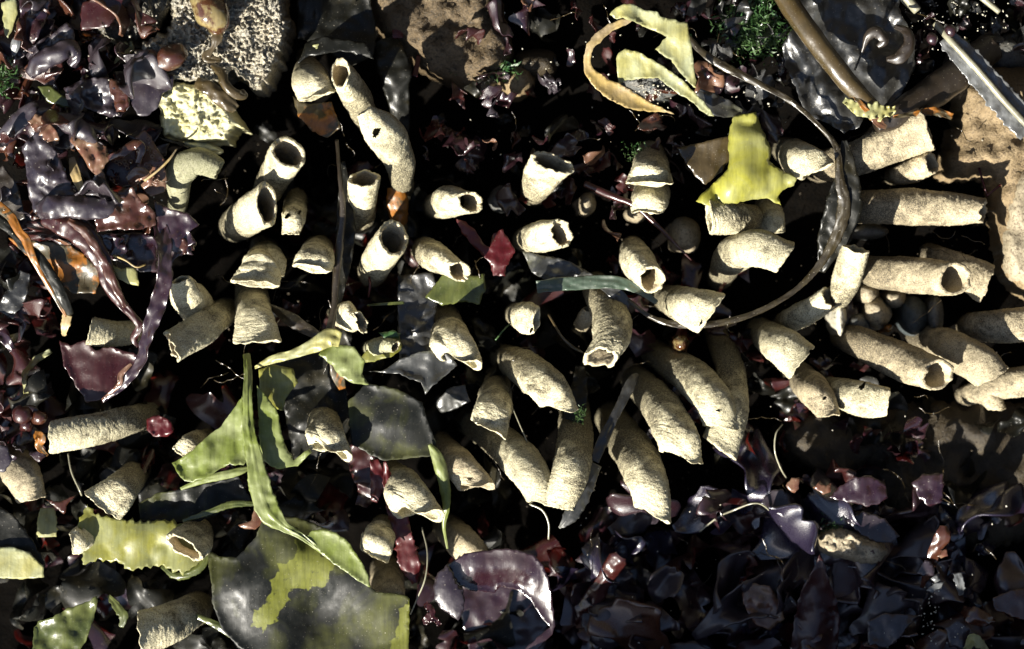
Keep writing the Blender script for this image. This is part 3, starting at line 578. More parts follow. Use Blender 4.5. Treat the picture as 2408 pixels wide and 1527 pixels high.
 ('saddle-shaped sandy tube with a flared lip, left side', [(312, 1118, 230), (290, 1145, 300), (242, 1188, 340)], [34, 37, 48], (-.6, .75, -.02), .6, (.1, -.1, 1), 'sand', ()),
 ('grey sandy tube at the left edge under the beads', [(28, 1075, 190), (50, 1115, 240), (75, 1175, 270)], [38, 44, 32], (.2, .9, 0), .9, (0, 0, 1), 'sand_wet', ()),
 ('short sandy tube with a pointed top beside the long violet strip', [(470, 735, 160), (445, 700, 240), (424, 658, 300)], [42, 42, 27], (-.2, -.9, .0), .9, (0, 0, 1), 'sand', ()),
 ('sandy tube lying left with a narrow slot mouth, beside the wide one', [(508, 748, 200), (465, 780, 270), (404, 815, 322)], [34, 41, 42], (-.85, .25, .32), .5, (.3, -1, .6), 'sand', ()),
 ('pale sandy tube poking out above the dark red sheet', [(312, 782, 160), (262, 785, 225), (212, 778, 270)], [28, 31, 33], (-.9, -.25, 0), .8, (0, 0, 1), 'sand', ()),
 ('widest downward sandy tube below the bell-shaped one', [(592, 700, 190), (598, 745, 265), (606, 805, 320)], [40, 43, 54], (.03, .97, -.02), .62, (0, 0, 1), 'sand', ()),
 ('fan-shaped flattened sandy tube left of the silver blade', [(806, 742, 210), (825, 746, 290), (850, 758, 315)], [28, 38, 38], (.82, .25, .38), .45, (1, -.3, .3), 'sand', ()),
 ('round sandy tube end with a slot mouth on the serrated green blade', [(458, 1262, 220), (448, 1275, 300), (434, 1288, 335)], [42, 46, 46], (-.35, .15, .85), .45, (-.5, 1, 0), 'sand', ()),
 ('bright tube end half covered by the left end of the serrated blade', [(205, 1265, 210), (188, 1270, 260), (170, 1275, 275)], [28, 32, 27], (-.9, .1, 0), 1, (0, 0, 1), 'sand', ()),
 ('speckled sandy tube at the bottom left, half shaded', [(445, 1440, 170), (400, 1465, 235), (330, 1488, 290)], [40, 47, 48], (-.95, .05, .0), .85, (0, 0, 1), 'sand', ()),
 ('small torn sandy tube above the left wing of the green kelp', [(475, 1035, 200), (452, 1045, 250), (428, 1072, 280)], [24, 28, 27], (-.6, .7, .1), .8, (0, 0, 1), 'sand', ()),
 ('dim grey tube in shade right of the hanging green strip', [(1062, 1250, 100), (1090, 1280, 150), (1118, 1312, 175)], [36, 39, 36], CL, 1, (0, 0, 1), 'sand_wet', ()),
 ('dim tube end behind the bottom dark kelp blade', [(908, 1350, 110), (912, 1385, 160), (915, 1425, 190)], [38, 41, 38], CL, 1, (0, 0, 1), 'sand_wet', ()),
 ('tiny square-mouthed tube on the yellow weed scrap, left of centre', [(880, 818, 220), (905, 812, 250), (930, 815, 275)], [20, 20, 17], (.8, .5, .4), .8, (0, 1, 0), 'sand_green', ()),
 ('smooth greenish curved tube under the layered shell', [(420, 462, 210), (425, 405, 285), (465, 380, 310), (515, 398, 300)], [24, 34, 32, 25], (.85, .4, 0), .9, (0, 0, 1), 'sand_green', ()),
 ('small pale stub beside the drooping ragged-mouthed tube', [(1370, 760, 120), (1378, 745, 170), (1388, 728, 190)], [18, 20, 17], (0, -.8, .3), .9, (0, 0, 1), 'sand_wet', ()),
]
for (lab, pts, r, n, fl, fd, mt, hol) in TB:
    smooth_ = 0.5 if 'smooth' in lab or 'clean' in lab else 1.0
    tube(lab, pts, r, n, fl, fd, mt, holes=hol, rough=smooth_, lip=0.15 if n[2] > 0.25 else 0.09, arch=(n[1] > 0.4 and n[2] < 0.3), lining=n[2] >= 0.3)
# ================================================================ LARGE WEEDS, LEFT AND LOWER LEFT
K_ = 'kelp blade'; W_ = 'seaweed frond'
# kelp with light green wings
o = sheet('kelp', T(0, 1, [(1640, 1290), (1600, 1360), (1540, 1440), (1500, 1500), (1460, 1530)]) + T(0, 2, [(1400, 90), (1300, 180), (1210, 245), (1165, 265), (1200, 330), (1250, 385), (1310, 395), (1400, 360), (1500, 300), (1560, 275), (1650, 280), (1680, 250), (1660, 100)]), 318, 'kelp_green', ctrl=[(500, 1080, 338), (590, 1000, 322), (450, 1100, 322)], wob=9, wl=50,
      label='light green kelp blade with a strong midrib and two wings, lower left', cat=K_, curl=6)
sheet('wing', [(604, 905), (650, 960), (668, 1040), (690, 1082), (728, 1054), (732, 1064), (700, 1096), (650, 1104), (612, 1080)], 312, 'kelp_green', wob=8, wl=40, parent=o)
sheet('wing', [(608, 870), (640, 856), (690, 868), (700, 900), (672, 935), (668, 965), (640, 960), (612, 920)], 270, 'kelp_yellow', wob=9, wl=40, parent=o)
ribbon('midrib', [(580, 832, 250, 8), (584, 880, 300, 9), (582, 930, 326, 10), (584, 1000, 334, 13), (594, 1060, 340, 17), (606, 1120, 343, 21), (618, 1170, 342, 25), (636, 1208, 340, 24), (668, 1238, 338, 12), (710, 1262, 336, 7), (760, 1300, 330, 5), (820, 1345, 322, 4)], 'kelp_green', cup=.12, wave=2, wlen=90, midrib=2.5, serr=.08, parent=o)
ribbon('wing', [(425, 1150, 290, 3), (480, 1128, 300, 8), (550, 1112, 305, 9), (585, 1100, 300, 5)], 'kelp_green', cup=.4, parent=o)
sheet('kelp', [(325, 1185), (370, 1160), (430, 1150), (560, 1120), (590, 1175), (545, 1195), (470, 1225), (400, 1228), (330, 1222)], 235, 'kelp_dark', wob=12, label='dark kelp blade with bright edge above the serrated green one', cat=K_, curl=8)
ribbon('kelp', [(430, 1226, 285, 3), (490, 1205, 292, 6), (545, 1186, 295, 7), (600, 1185, 290, 5)], 'kelp_mid', cup=.3, serr=.3, label='narrow olive edge strip under the left wing of the green kelp', cat=K_)
sheet('kelp', [(205, 1185), (225, 1210), (280, 1220), (330, 1226), (400, 1222), (455, 1240), (490, 1285), (470, 1322), (430, 1352), (380, 1330), (340, 1335), (305, 1342), (280, 1322), (230, 1318), (195, 1328), (190, 1270), (182, 1230)], 265, 'kelp_yellow',
      ctrl=[(300, 1270, 290), (400, 1280, 280)], wob=5, wl=110, ridge=18, serr=14, slen=20, label='serrated yellow green blade carrying a round tube end, lower left', cat=K_)
ribbon('kelp', [(380, 1332, 240, 4), (420, 1355, 255, 8), (470, 1335, 262, 9), (488, 1300, 262, 7)], 'kelp_mid', cup=.5, serr=.4, label='small olive strip curling under the serrated blade', cat=K_)
sheet('kelp', T(1, 2, [(120, 640), (240, 628), (330, 632), (420, 655), (500, 690), (590, 730), (680, 790), (760, 900), (810, 1000), (850, 1110), (880, 1140), (980, 1145), (1090, 1165), (1112, 1185), (1108, 1400), (1100, 1600), (60, 1600), (-60, 1500), (-160, 1400)]) + T(0, 2, [(1440, 1215), (1432, 1090), (1400, 850), (1500, 900), (1600, 905), (1640, 870), (1730, 770)]), 262, 'kelp_dark',
      ctrl=[(600, 1350, 318), (560, 1380, 312), (700, 1300, 315), (780, 1340, 290), (750, 1450, 225), (900, 1480, 262), (640, 1450, 285), (850, 1400, 270), (660, 1250, 310)], wob=8, wl=230, ridge=24, grid=7, jit=2.5, label='large olive black kelp blade with yellow blotches, bottom left', cat=K_, curl=4,
      patches=[T(1, 2, [(330, 780), (420, 790), (500, 870), (600, 950), (560, 1050), (520, 1100), (420, 1110), (300, 1130), (260, 1040), (270, 950), (350, 880)]), T(1, 2, [(170, 1060), (220, 1040), (290, 1130), (280, 1200), (200, 1330), (120, 1400), (40, 1360), (60, 1270), (150, 1200)]),
               T(1, 2, [(1112, 1180), (1050, 1260), (1030, 1380), (980, 1480), (960, 1600), (1120, 1600)]), T(0, 2, [(1900, 960), (1990, 940), (1990, 1100), (1900, 1220), (1830, 1200), (1850, 1060)])])
sheet('kelp', T(1, 2, [(405, 760), (450, 725), (520, 715), (590, 730), (665, 770), (720, 830), (760, 900), (805, 965), (832, 1040), (846, 1110), (760, 1065), (690, 1010), (600, 950), (500, 865)]), 330, 'kelp_green', ctrl=[(800, 1290, 345)], wob=4, wl=60, label='light green turned-over edge along the big blotched kelp blade', cat=K_, curl=4, grid=6)
ribbon('kelp', [(440, 1440, 225, 4), (500, 1465, 230, 8), (560, 1500, 230, 10), (620, 1540, 225, 10)], 'kelp_mid', cup=.4, label='thin olive edge strip left of the blotched blade at the bottom', cat=K_)
sheet('kelp', [(80, 1475), (90, 1462), (130, 1448), (160, 1430), (195, 1420), (232, 1400), (222, 1450), (205, 1500), (180, 1545), (75, 1545)], 255, 'kelp_mid', wob=12, wl=45, ctrl=[(150, 1480, 285)], label='ragged green kelp piece at the bottom left corner', cat=K_, curl=6)
ribbon('kelp', [(255, 1400, 225, 4), (275, 1425, 240, 8), (290, 1450, 245, 9), (285, 1475, 240, 4)], 'kelp_mid', serr=.5, label='small torn green scrap right of the bottom left kelp piece', cat=K_)
sheet('kelp', [(-20, 1288), (30, 1286), (70, 1300), (104, 1335), (104, 1358), (40, 1362), (-20, 1358)], 295, 'kelp_cream', wob=5, ctrl=[(40, 1320, 320)], label='pale green cupped blade tip at the left edge', cat=K_)
sheet('kelp', [(-20, 1180), (30, 1210), (70, 1260), (106, 1322), (104, 1340), (60, 1300), (20, 1288), (-20, 1288)], 285, 'kelp_black', wob=6, label='dark brown blade above the pale cupped tip at the left edge', cat=K_)
ribbon('kelp', [(112, 1195, 215, 16), (110, 1230, 225, 22), (112, 1262, 220, 20)], 'kelp_cream', cup=.2, serr=.2, label='pale mottled scrap between the left tubes', cat=K_)
sheet('frond', [(108, 1175), (140, 1180), (178, 1165), (160, 1185), (150, 1210), (138, 1200)], 240, 'brown', wob=4, label='small three-pointed brown scrap left of the saddle-shaped tube', cat=W_)
# centre left
stem = rod('dark_kelp', [(792, 330, 210), (800, 420, 262), (806, 500, 275), (798, 580, 270), (790, 660, 275), (786, 720, 290), (775, 780, 315)], [4, 5, 7, 9, 8, 7, 10], 'stipe_dark', label='thin dark stem running down to the forked yellow kelp', cat='kelp stem', flat=.6)
ribbon('kelp', [(806, 380, 238, 5), (812, 470, 246, 16), (812, 560, 250, 22), (800, 660, 250, 14), (790, 740, 262, 5)], 'kelp_black', wave=3, label='narrow black blade hanging along the thin dark stem', cat=K_)
ribbon('kelp', [(632, 718, 210, 4), (670, 742, 240, 13), (710, 768, 262, 14), (752, 790, 300, 8), (775, 792, 314, 6)], 'stipe_dark', cup=.4, label='dark olive arm joining the forked kelp from the left', cat=K_)
o = ribbon('kelp', [(600, 864, 275, 3), (640, 846, 300, 9), (690, 832, 312, 10), (740, 812, 322, 16), (775, 795, 326, 20), (800, 800, 322, 16)], 'kelp_cream', cup=.4, wave=3, label='forked cream green kelp piece with a yellow lobe, left of centre', cat=K_)
sheet('lobe', [(770, 800), (800, 812), (832, 815), (858, 850), (852, 880), (868, 905), (830, 902), (800, 885), (782, 860), (750, 835)], 300, 'kelp_green', wob=9, wl=30, parent=o)
ribbon('lobe', [(785, 850, 290, 10), (795, 885, 280, 14), (806, 915, 262, 8)], 'kelp_orange', parent=o)
sheet('kelp', [(610, 850), (700, 820), (770, 830), (810, 900), (830, 1000), (760, 1080), (690, 1080), (668, 960), (640, 900)], 160, 'kelp_black', wob=18, label='black kelp blade deep behind the forked piece', cat=K_)
sheet('kelp', [(818, 945), (860, 903), (885, 905), (935, 915), (992, 945), (1005, 990), (1026, 1040), (1030, 1072), (960, 1078), (905, 1084), (870, 1070), (825, 1042)], 285, 'kelp_dark', ctrl=[(920, 980, 312), (970, 960, 310), (880, 1050, 280)], wob=7, wl=150, ridge=14,
      label='drooping dark kelp blade with an orange edge in the centre', cat=K_, curl=5)
ribbon('kelp', [(1010, 1045, 300, 4), (1030, 1080, 298, 13), (1045, 1140, 295, 12), (1050, 1190, 285, 8), (1044, 1235, 270, 4), (1052, 1290, 240, 2)], 'kelp_green', cup=.6, label='yellow green strip hanging from the drooping dark blade', cat=K_)
sheet('kelp', [(866, 873), (900, 873), (940, 845), (985, 828), (1030, 822), (1060, 835), (1075, 860), (1052, 880), (1020, 905), (1000, 928), (990, 900), (940, 880)], 285, 'kelp_silver', ctrl=[(960, 870, 310), (1010, 860, 300)], wob=8, wl=50, label='silver grey kelp blade lying below the centre left tubes', cat=K_, curl=8)
sheet('kelp', [(935, 648), (1020, 640), (1030, 700), (1018, 790), (1012, 850), (940, 860), (935, 780)], 205, 'kelp_grey', ctrl=[(975, 820, 235)], wob=8, wl=40, ridge=12, label='shadowed grey kelp blade with two ridges above the silver one', cat=K_)
sheet('kelp', [(1045, 640), (1100, 650), (1140, 645), (1142, 680), (1128, 715), (1090, 710), (1040, 718), (1000, 700)], 225, 'kelp_mid', wob=8, label='dull green ragged blade under the crumpled-mouth tube', cat=K_, jit=4)
ribbon('kelp', [(862, 718, 225, 2), (900, 715, 240, 3), (950, 712, 235, 3)], 'kelp_mid', label='thin light blade edge right of the fan-shaped tube', cat=K_)
sheet('kelp', [(835, 850), (870, 820), (905, 795), (940, 790), (945, 820), (925, 838), (880, 850), (862, 852)], 245, 'kelp_yellow', wob=7, wl=25, label='small yellow green scrap around the tiny square-mouthed tube', cat=K_)
sheet('frond', [(890, 782), (925, 778), (942, 784), (938, 796), (905, 796)], 262, 'turf', wob=3, label='tiny bright green scrap above the tiny square-mouthed tube', cat='algae scrap')
ribbon('kelp', [(1030, 960, 150, 14), (1070, 935, 185, 24), (1100, 925, 200, 20)], 'kelp_silver', label='small grey blade in shade left of the stout tube', cat=K_)
sheet('kelp', [(720, 100), (760, 85), (860, 100), (880, 140), (850, 130), (800, 120), (720, 135), (700, 150)], 330, 'kelp_black', wob=8, label='black folded blade over the top pair of tubes', cat=K_)
sheet('kelp', [(700, -40), (860, -40), (885, 60), (880, 130), (820, 160), (760, 110), (700, 90)], 210, 'kelp_black', wob=18, label='big black kelp blade hanging from the top edge', cat=K_)
ribbon('kelp', [(728, 120, 320, 4), (742, 112, 335, 7), (762, 104, 330, 4)], 'kelp_cream', label='short bright blade edge above the top left tube', cat=K_)
sheet('kelp', [(688, 225), (720, 245), (780, 240), (800, 300), (770, 325), (735, 310), (700, 270)], 215, 'kelp_orange', wob=8, wl=30, label='amber kelp scrap under the top left tube', cat=K_)
ribbon('kelp', [(905, 92, 200, 26), (925, 150, 215, 36), (935, 220, 210, 28), (948, 320, 160, 14)], 'kelp_black', cup=.3, wave=2, label='dark brown rolled blade hanging right of the top pair', cat=K_)
ribbon('kelp', [(930, 440, 180, 20), (935, 480, 170, 24), (940, 540, 130, 16)], 'kelp_orange', cup=.5, label='amber strip below the long torn tube', cat=K_)
# crimson
sheet('frond', [(1072, 515), (1095, 522), (1120, 545), (1138, 575), (1152, 580), (1160, 548), (1182, 540), (1196, 560), (1212, 595), (1190, 625), (1188, 650), (1160, 648), (1150, 615), (1128, 595), (1105, 570), (1085, 545)], 255, 'crimson', wob=8, wl=25, jit=4, label='crimson lobed weed between the centre tubes', cat=W_)
rod('red_stem', [(1375, 432, 235), (1440, 462, 255), (1490, 482, 262), (1540, 525, 262), (1585, 570, 255), (1626, 612, 240)], [7, 8, 7, 5, 4, 1.5], 'maroon', label='straight dark red stem crossing below the stacked tubes', cat='seaweed stem')
ribbon('frond', [(905, 1085, 270, 3), (915, 1150, 250, 12), (935, 1210, 262, 20), (950, 1270, 258, 20), (965, 1330, 255, 22), (975, 1372, 250, 5)], 'crimson', wave=6, wlen=60, serr=.3, label='long crimson strip passing under the humped tube', cat=W_)
ribbon('frond', [(815, 1060, 220, 18), (850, 1090, 230, 30), (870, 1140, 225, 30), (850, 1190, 200, 12)], 'maroon', wave=6, label='dark maroon frond under the drooping dark blade', cat=W_)
ribbon('frond', [(880, 1080, 235, 10), (888, 1130, 240, 16), (880, 1180, 225, 8)], 'crimson', wave=4, label='small crimson frond left of the humped tube', cat=W_)
rod('red_stem', [(868, 652, 225), (870, 672, 232), (866, 700, 225)], [3, 3, 1.5], 'crimson', label='tiny crimson sprig under the big open-mouthed tube', cat='seaweed stem')
# curled purple frond, bottom
o = sheet('curled_frond', T(1, 2, [(1370, 950, 300), (1400, 938, 305), (1480, 880, 308), (1560, 865, 308), (1700, 850, 305)]) + T(2, 2, [(60, 845, 300), (170, 850, 300), (290, 890, 295), (350, 960, 290), (390, 1060, 285), (412, 1200, 280), (432, 1370, 275), (410, 1430, 280), (350, 1490, 285), (290, 1560, 280), (190, 1560, 262), (330, 1430, 258), (398, 1378, 262), (350, 1330, 232), (270, 1200, 228), (180, 1130, 232), (60, 1100, 238)]) + T(1, 2, [(1690, 1145, 240), (1520, 1130, 248), (1440, 1090, 255), (1400, 1020, 265)]), 300, 'purple',
      ctrl=T(1, 2, [(1520, 980, 345), (1700, 970, 348), (1450, 1000, 330)]) + T(2, 2, [(100, 960, 346), (230, 1010, 338), (330, 1130, 322), (370, 1260, 300)]), wob=7, wl=110, jit=2, curl=3, grid=6, label='big glossy purple frond curled into a cup at the bottom centre', cat=W_)
sheet('lobe', T(1, 2, [(1268, 1100), (1300, 1010), (1370, 950), (1405, 1010), (1430, 1080), (1478, 1130), (1484, 1240), (1440, 1335), (1380, 1290), (1320, 1250), (1280, 1180)]), 318, 'greyviolet', ctrl=T(1, 2, [(1370, 1130, 342)]), wob=5, parent=o, curl=-4)
sheet('inner_blade', [(1090, 1345), (1180, 1330), (1260, 1370), (1290, 1450), (1280, 1560), (1110, 1560), (1085, 1450)], 80, 'purple', wob=8, parent=o)
ribbon('lobe', [(1000, 1418, 262, 6), (1015, 1440, 272, 9), (1000, 1462, 270, 7), (1020, 1455, 268, 6), (1035, 1470, 262, 5)], 'maroon', wave=4, wlen=12, parent=o)
rod('filament', [(992, 1240, 240), (1005, 1300, 262), (1000, 1360, 270), (980, 1410, 260), (965, 1445, 240)], 1.8, 'stipe_pale', label='pale thread hanging left of the curled purple frond', cat='filament')
# left: violet strip, dark red sheet
ribbon('frond', [(372, 520, 330, 12), (384, 560, 352, 18, 15), (388, 610, 362, 16, 30), (386, 660, 365, 17, 10), (368, 725, 362, 18), (345, 790, 358, 15, -25), (330, 850, 350, 14, -30), (290, 905, 335, 8), (240, 945, 310, 3)], 'purple', cup=-.25, wave=3, label='long dark violet strap hanging from the left weed mass', cat=W_)
o = sheet('frond', [(362, 470), (400, 492), (440, 500), (470, 528), (445, 545), (462, 570), (440, 580), (455, 600), (430, 596), (408, 610), (398, 640), (385, 600), (372, 540)], 335, 'purple', ctrl=[(400, 530, 360), (440, 535, 350)], wob=10, wl=30, sharp=True, jit=1.5, label='spiky purple frond jutting right over the dark hollow', cat=W_, curl=4)
ribbon('frond', [(400, 600, 320, 5), (415, 588, 335, 13), (440, 578, 340, 16), (462, 572, 330, 4)], 'brown', wave=5, wlen=18, serr=.5, label='red brown crimped lobe under the spiky purple frond', cat=W_)
sheet('frond', [(140, 800), (165, 812), (200, 800), (225, 825), (260, 815), (325, 835), (338, 850), (290, 900), (240, 940), (205, 948), (180, 910), (150, 860)], 262, 'maroon', ctrl=[(230, 870, 285), (200, 830, 290)], wob=7, label='broad dark red sheet hanging under the violet strap', cat=W_, curl=6)
ribbon('frond', [(240, 940, 312, 2), (280, 905, 335, 5), (285, 880, 340, 6), (310, 855, 342, 3)], 'pinktan', wave=2, label='thin pink edge curl on the broad dark red sheet', cat=W_)
ribbon('frond', [(100, 515, 320, 14), (150, 530, 335, 24), (200, 560, 340, 26), (240, 615, 335, 20), (262, 680, 325, 15), (300, 730, 315, 9), (328, 765, 300, 8), (315, 795, 285, 8), (325, 815, 275, 3)], 'maroon', cup=.5, wave=3, wlen=60, label='long dark red strap slanting down from the left weed mass', cat=W_)
ribbon('frond', [(160, 520, 345, 8), (200, 545, 352, 10), (235, 600, 350, 9), (262, 655, 342, 10), (295, 722, 330, 5)], 'brown', cup=.6, wave=2, label='narrow red brown strap lying beside the long dark red one', cat=W_)
sheet('frond', [(255, 620), (285, 632), (318, 628), (326, 650), (325, 672), (300, 668), (280, 655), (268, 640)], 322, 'kelp_cream', wob=5, label='pale green flag-like scrap beside the dark red strap', cat=W_)
rod('filament', [(265, 600, 330), (295, 612, 335), (320, 628, 335), (342, 622, 325)], 2.2, 'kelp_tan', label='short tan thread above the pale flag-like scrap', cat='filament')
# orange kelp
o = sheet('kelp', [(20, 560), (60, 565), (110, 568), (165, 578), (200, 600), (240, 640), (225, 690), (170, 690), (135, 660), (105, 668), (85, 620), (50, 590)], 300, 'kelp_orange', wob=11, wl=40, ctrl=[(130, 620, 322)], label='orange brown kelp piece with a dark midrib at the left', cat=K_, curl=5)
ribbon('midrib', [(-10, 515, 318, 12), (30, 545, 325, 10), (60, 580, 332, 11), (95, 610, 335, 11), (130, 665, 330, 12), (152, 710, 318, 11), (166, 740, 300, 7)], 'kelp_black', cup=.4, parent=o)
ribbon('edge_strip', [(-10, 480, 332, 12), (25, 510, 340, 10), (45, 545, 345, 9), (62, 565, 345, 10), (75, 600, 345, 8), (100, 650, 330, 5), (140, 715, 310, 5), (155, 745, 300, 2)], 'kelp_orange', cup=.3, parent=o)
ribbon('kelp', [(160, 740, 290, 10), (152, 770, 285, 9), (150, 790, 270, 3)], 'kelp_tan', serr=.5, label='ragged tan tail end below the orange kelp piece', cat=K_)
ribbon('kelp', [(60, 640, 270, 12), (40, 690, 275, 22), (10, 740, 270, 22)], 'kelp_grey', wave=3, label='speckled grey olive blade below the orange kelp at the left edge', cat=K_)
ribbon('kelp', [(-5, 760, 270, 10), (15, 800, 280, 12), (30, 825, 275, 6)], 'purple', wave=4, label='dark curled strip at the left edge below the grey olive blade', cat=W_)
ribbon('kelp', [(120, 825, 210, 5), (80, 850, 220, 8), (58, 880, 235, 7), (62, 925, 235, 5)], 'kelp_cream', wave=5, wlen=30, label='thin pale green edge left of the dark red sheet', cat=K_)
# left mass, large pieces
sheet('frond', T(0, 0, [(835, 440), (900, 390), (1000, 320), (1040, 400), (1110, 480), (1180, 520), (1170, 590), (1100, 640), (1075, 720), (1000, 790), (930, 780), (880, 680), (850, 560)]), 345, 'greyviolet', wob=7, wl=60, ctrl=[(330, 180, 362)], label='smooth grey violet plate leaning against the sandy crust', cat=W_)
ribbon('frond', T(0, 0, [(1020, 350, 350, 8), (1070, 420, 372, 18), (1130, 400, 385, 26), (1190, 370, 385, 26), (1230, 320, 372, 16)]), 'brown', cup=.9, wave=2, label='glossy brown curled lobe on top of the violet plate', cat=W_)
sheet('frond', T(0, 0, [(430, 600), (560, 540), (720, 520), (800, 560), (870, 620), (880, 720), (820, 790), (740, 790), (650, 760), (560, 720), (480, 670)]), 325, 'greyviolet', wob=20, wl=26, ctrl=[(225, 215, 345)], label='crumpled violet frond with a brown right edge', cat=W_, ridge=10)
sheet('frond', T(0, 0, [(740, 540), (800, 545), (860, 600), (875, 700), (850, 760), (790, 760), (770, 680), (745, 610)]), 348, 'brown', wob=12, wl=16, label='red brown crumpled edge lobe left of the violet plate', cat=W_)
sheet('frond', T(0, 0, [(190, 330), (280, 290), (370, 220), (450, 150), (500, 200), (510, 330), (400, 420), (300, 480), (210, 530)]), 330, 'greyviolet', wob=14, wl=30, ridge=10, label='grey violet folded frond near the top left corner', cat=W_)
ribbon('frond', T(0, 0, [(200, 500, 330, 14), (270, 430, 352, 20), (370, 370, 362, 22), (470, 330, 360, 20), (510, 380, 350, 14), (480, 440, 338, 12)]), 'greyviolet', cup=.7, wave=3, label='rolled grey violet lip with a brown hollow, top left', cat=W_)
sheet('frond', T(0, 0, [(130, -30), (340, -30), (330, 100), (280, 200), (240, 290), (150, 380), (90, 440), (110, 300), (140, 150)]), 318, 'purple', wob=16, wl=40, ctrl=[(80, 50, 350)], label='long purple brown frond standing by the top left corner', cat=W_)
sheet('frond', T(0, 0, [(560, 20), (700, -40), (840, -20), (800, 100), (740, 180), (620, 200), (550, 210), (545, 100)]), 345, 'maroon', ctrl=[(225, 30, 370)], wob=9, label='red brown domed frond at the top edge', cat=W_)
sheet('frond', T(0, 0, [(10, 20), (110, -20), (120, 80), (90, 180), (55, 260), (30, 240), (20, 120)]), 330, 'kelp_cream', wob=7, label='whitish pointed scrap at the top left corner', cat=W_)
ribbon('frond', T(0, 0, [(90, 380, 330, 4), (105, 300, 345, 10), (125, 240, 345, 6)]), 'flange', cup=.4, label='small white strip below the whitish pointed scrap', cat=W_)
sheet('frond', T(0, 0, [(600, 330), (690, 270), (740, 350), (745, 450), (700, 480), (630, 470), (600, 420)]), 265, 'purple', wob=9, label='blue black shaded frond in the gap of the left weed', cat=W_)
sheet('frond', T(0, 0, [(255, 590), (330, 570), (420, 640), (540, 700), (520, 735), (400, 720), (320, 690)]), 315, 'kelp_mid', wob=7, label='small green and yellow scrap in the left weed', cat=W_)
o = sheet('frond', [(52, 345), (85, 308), (112, 318), (135, 362), (160, 420), (185, 468), (150, 490), (112, 480), (80, 500), (66, 450), (62, 400)], 335, 'greyviolet', wob=10, wl=40, ridge=14, ctrl=[(100, 400, 362)], label='pale grey fan-shaped frond catching the sun at the left', cat=W_)
ribbon('frond', [(92, 500, 340, 14), (120, 488, 362, 25), (165, 485, 370, 24), (210, 490, 370, 24), (255, 488, 362, 20), (275, 470, 350, 12)], 'greyviolet', cup=.6, wave=4, wlen=40, label='rolled slate violet frond across the left weed', cat=W_)
sheet('frond', [(218, 500), (262, 480), (280, 450), (310, 440), (330, 470), (362, 495), (368, 530), (330, 540), (275, 540), (230, 545)], 350, 'brown', ctrl=[(300, 490, 378), (310, 520, 372)], wob=12, wl=26, label='glossy red brown blistered frond in the left weed', cat=W_, curl=5)
sheet('frond', [(230, 548), (262, 555), (290, 560), (300, 590), (285, 605), (255, 600), (240, 575)], 325, 'purple', wob=14, wl=14, label='small shining dark lobe under the blistered frond', cat=W_)
sheet('frond', [(195, 560), (250, 548), (330, 545), (370, 560), (372, 640), (330, 640), (290, 620), (240, 600)], 285, 'purple', wob=12, label='dark purple blade behind the shining lobe', cat=W_)
o = sheet('pitted_frond', [(318, 322), (340, 305), (352, 320), (372, 350), (388, 378), (392, 420), (388, 452), (355, 462), (330, 440), (322, 400), (330, 360)], 330, 'pinktan', wob=6, ctrl=[(360, 400, 352)], label='pink tan pimpled frond next to the greenish tube', cat=W_)
random.seed(3)
for i in range(26):
    x = random.uniform(332, 384); y = random.uniform(322, 440)
    if (x - 330) < 0.45 * (y - 322) + 20 and x > 330:
        rod('pore_rim', [(x + 4 * math.cos(a), y + 4 * math.sin(a), 347 + 3 * math.sin(i)) for a in np.linspace(0, 6.28, 9)], 1.5, 'pinktan', parent=o, A=6, step=2)
o = sheet('pitted_frond', [(250, 380), (290, 368), (320, 350), (325, 390), (318, 430), (290, 440), (262, 430), (245, 410)], 305, 'maroon', wob=7, label='dark brown pored frond in the left weed mass', cat=W_)
for i in range(14):
    x = random.uniform(258, 315); y = random.uniform(378, 430)
    rod('pore_rim', [(x + 4 * math.cos(a), y + 4 * math.sin(a), 312) for a in np.linspace(0, 6.28, 9)], 1.5, 'pinktan', parent=o, A=6, step=2)
ribbon('frond', [(305, 430, 345, 16), (330, 408, 360, 14), (350, 425, 365, 8), (335, 440, 358, 6)], 'pinktan', cup=.3, label='pale pink hooked scrap over the pored frond', cat=W_)
rod('filament', [(340, 425, 366), (370, 402, 375), (398, 375, 378), (416, 350, 372)], [3.5, 2.6, 2.3, 1.6], 'kelp_tan', label='thin tan curved thread over the pimpled frond', cat='filament')
sheet('frond', [(175, 300), (205, 320), (250, 345), (258, 375), (240, 400), (250, 425), (215, 405), (195, 370), (165, 330)], 338, 'pinktan', wob=12, wl=20, label='orange pink ragged frond above the pored frond', cat=W_)
ribbon('frond', [(255, 372, 350, 6), (285, 362, 362, 10), (315, 340, 362, 10), (330, 350, 358, 12), (325, 385, 350, 6)], 'brown', cup=.6, wave=3, label='glossy brown looped strip above the pored frond', cat=W_)
ribbon('frond', [(168, 370, 320, 6), (178, 410, 340, 11), (192, 450, 340, 6)], 'kelp_tan', label='pale tan pointed strip beside the grey fan', cat=W_)
ribbon('frond', [(72, 275, 330, 10), (90, 290, 340, 17), (120, 320, 342, 16), (132, 340, 330, 6)], 'pinktan', wave=4, wlen=14, label='salmon pink bubbly scrap above the grey fan', cat=W_)
ribbon('frond', [(130, 275, 330, 10), (165, 290, 350, 22), (200, 310, 350, 18), (225, 335, 338, 8)], 'greyviolet', cup=.8, label='violet rolled frond with a white glint above the orange pink one', cat=W_)
ribbon('frond', [(0, 330, 310, 14), (40, 290, 330, 20), (75, 255, 335, 14), (90, 248, 330, 5)], 'greyviolet', cup=.5, label='slate frond slanting up from the left edge', cat=W_)
ribbon('frond', [(-10, 400, 300, 20), (20, 460, 312, 26), (45, 520, 312, 14)], 'stipe_dark', wave=4, label='dull grey brown frond at the left edge above the orange kelp', cat=W_)
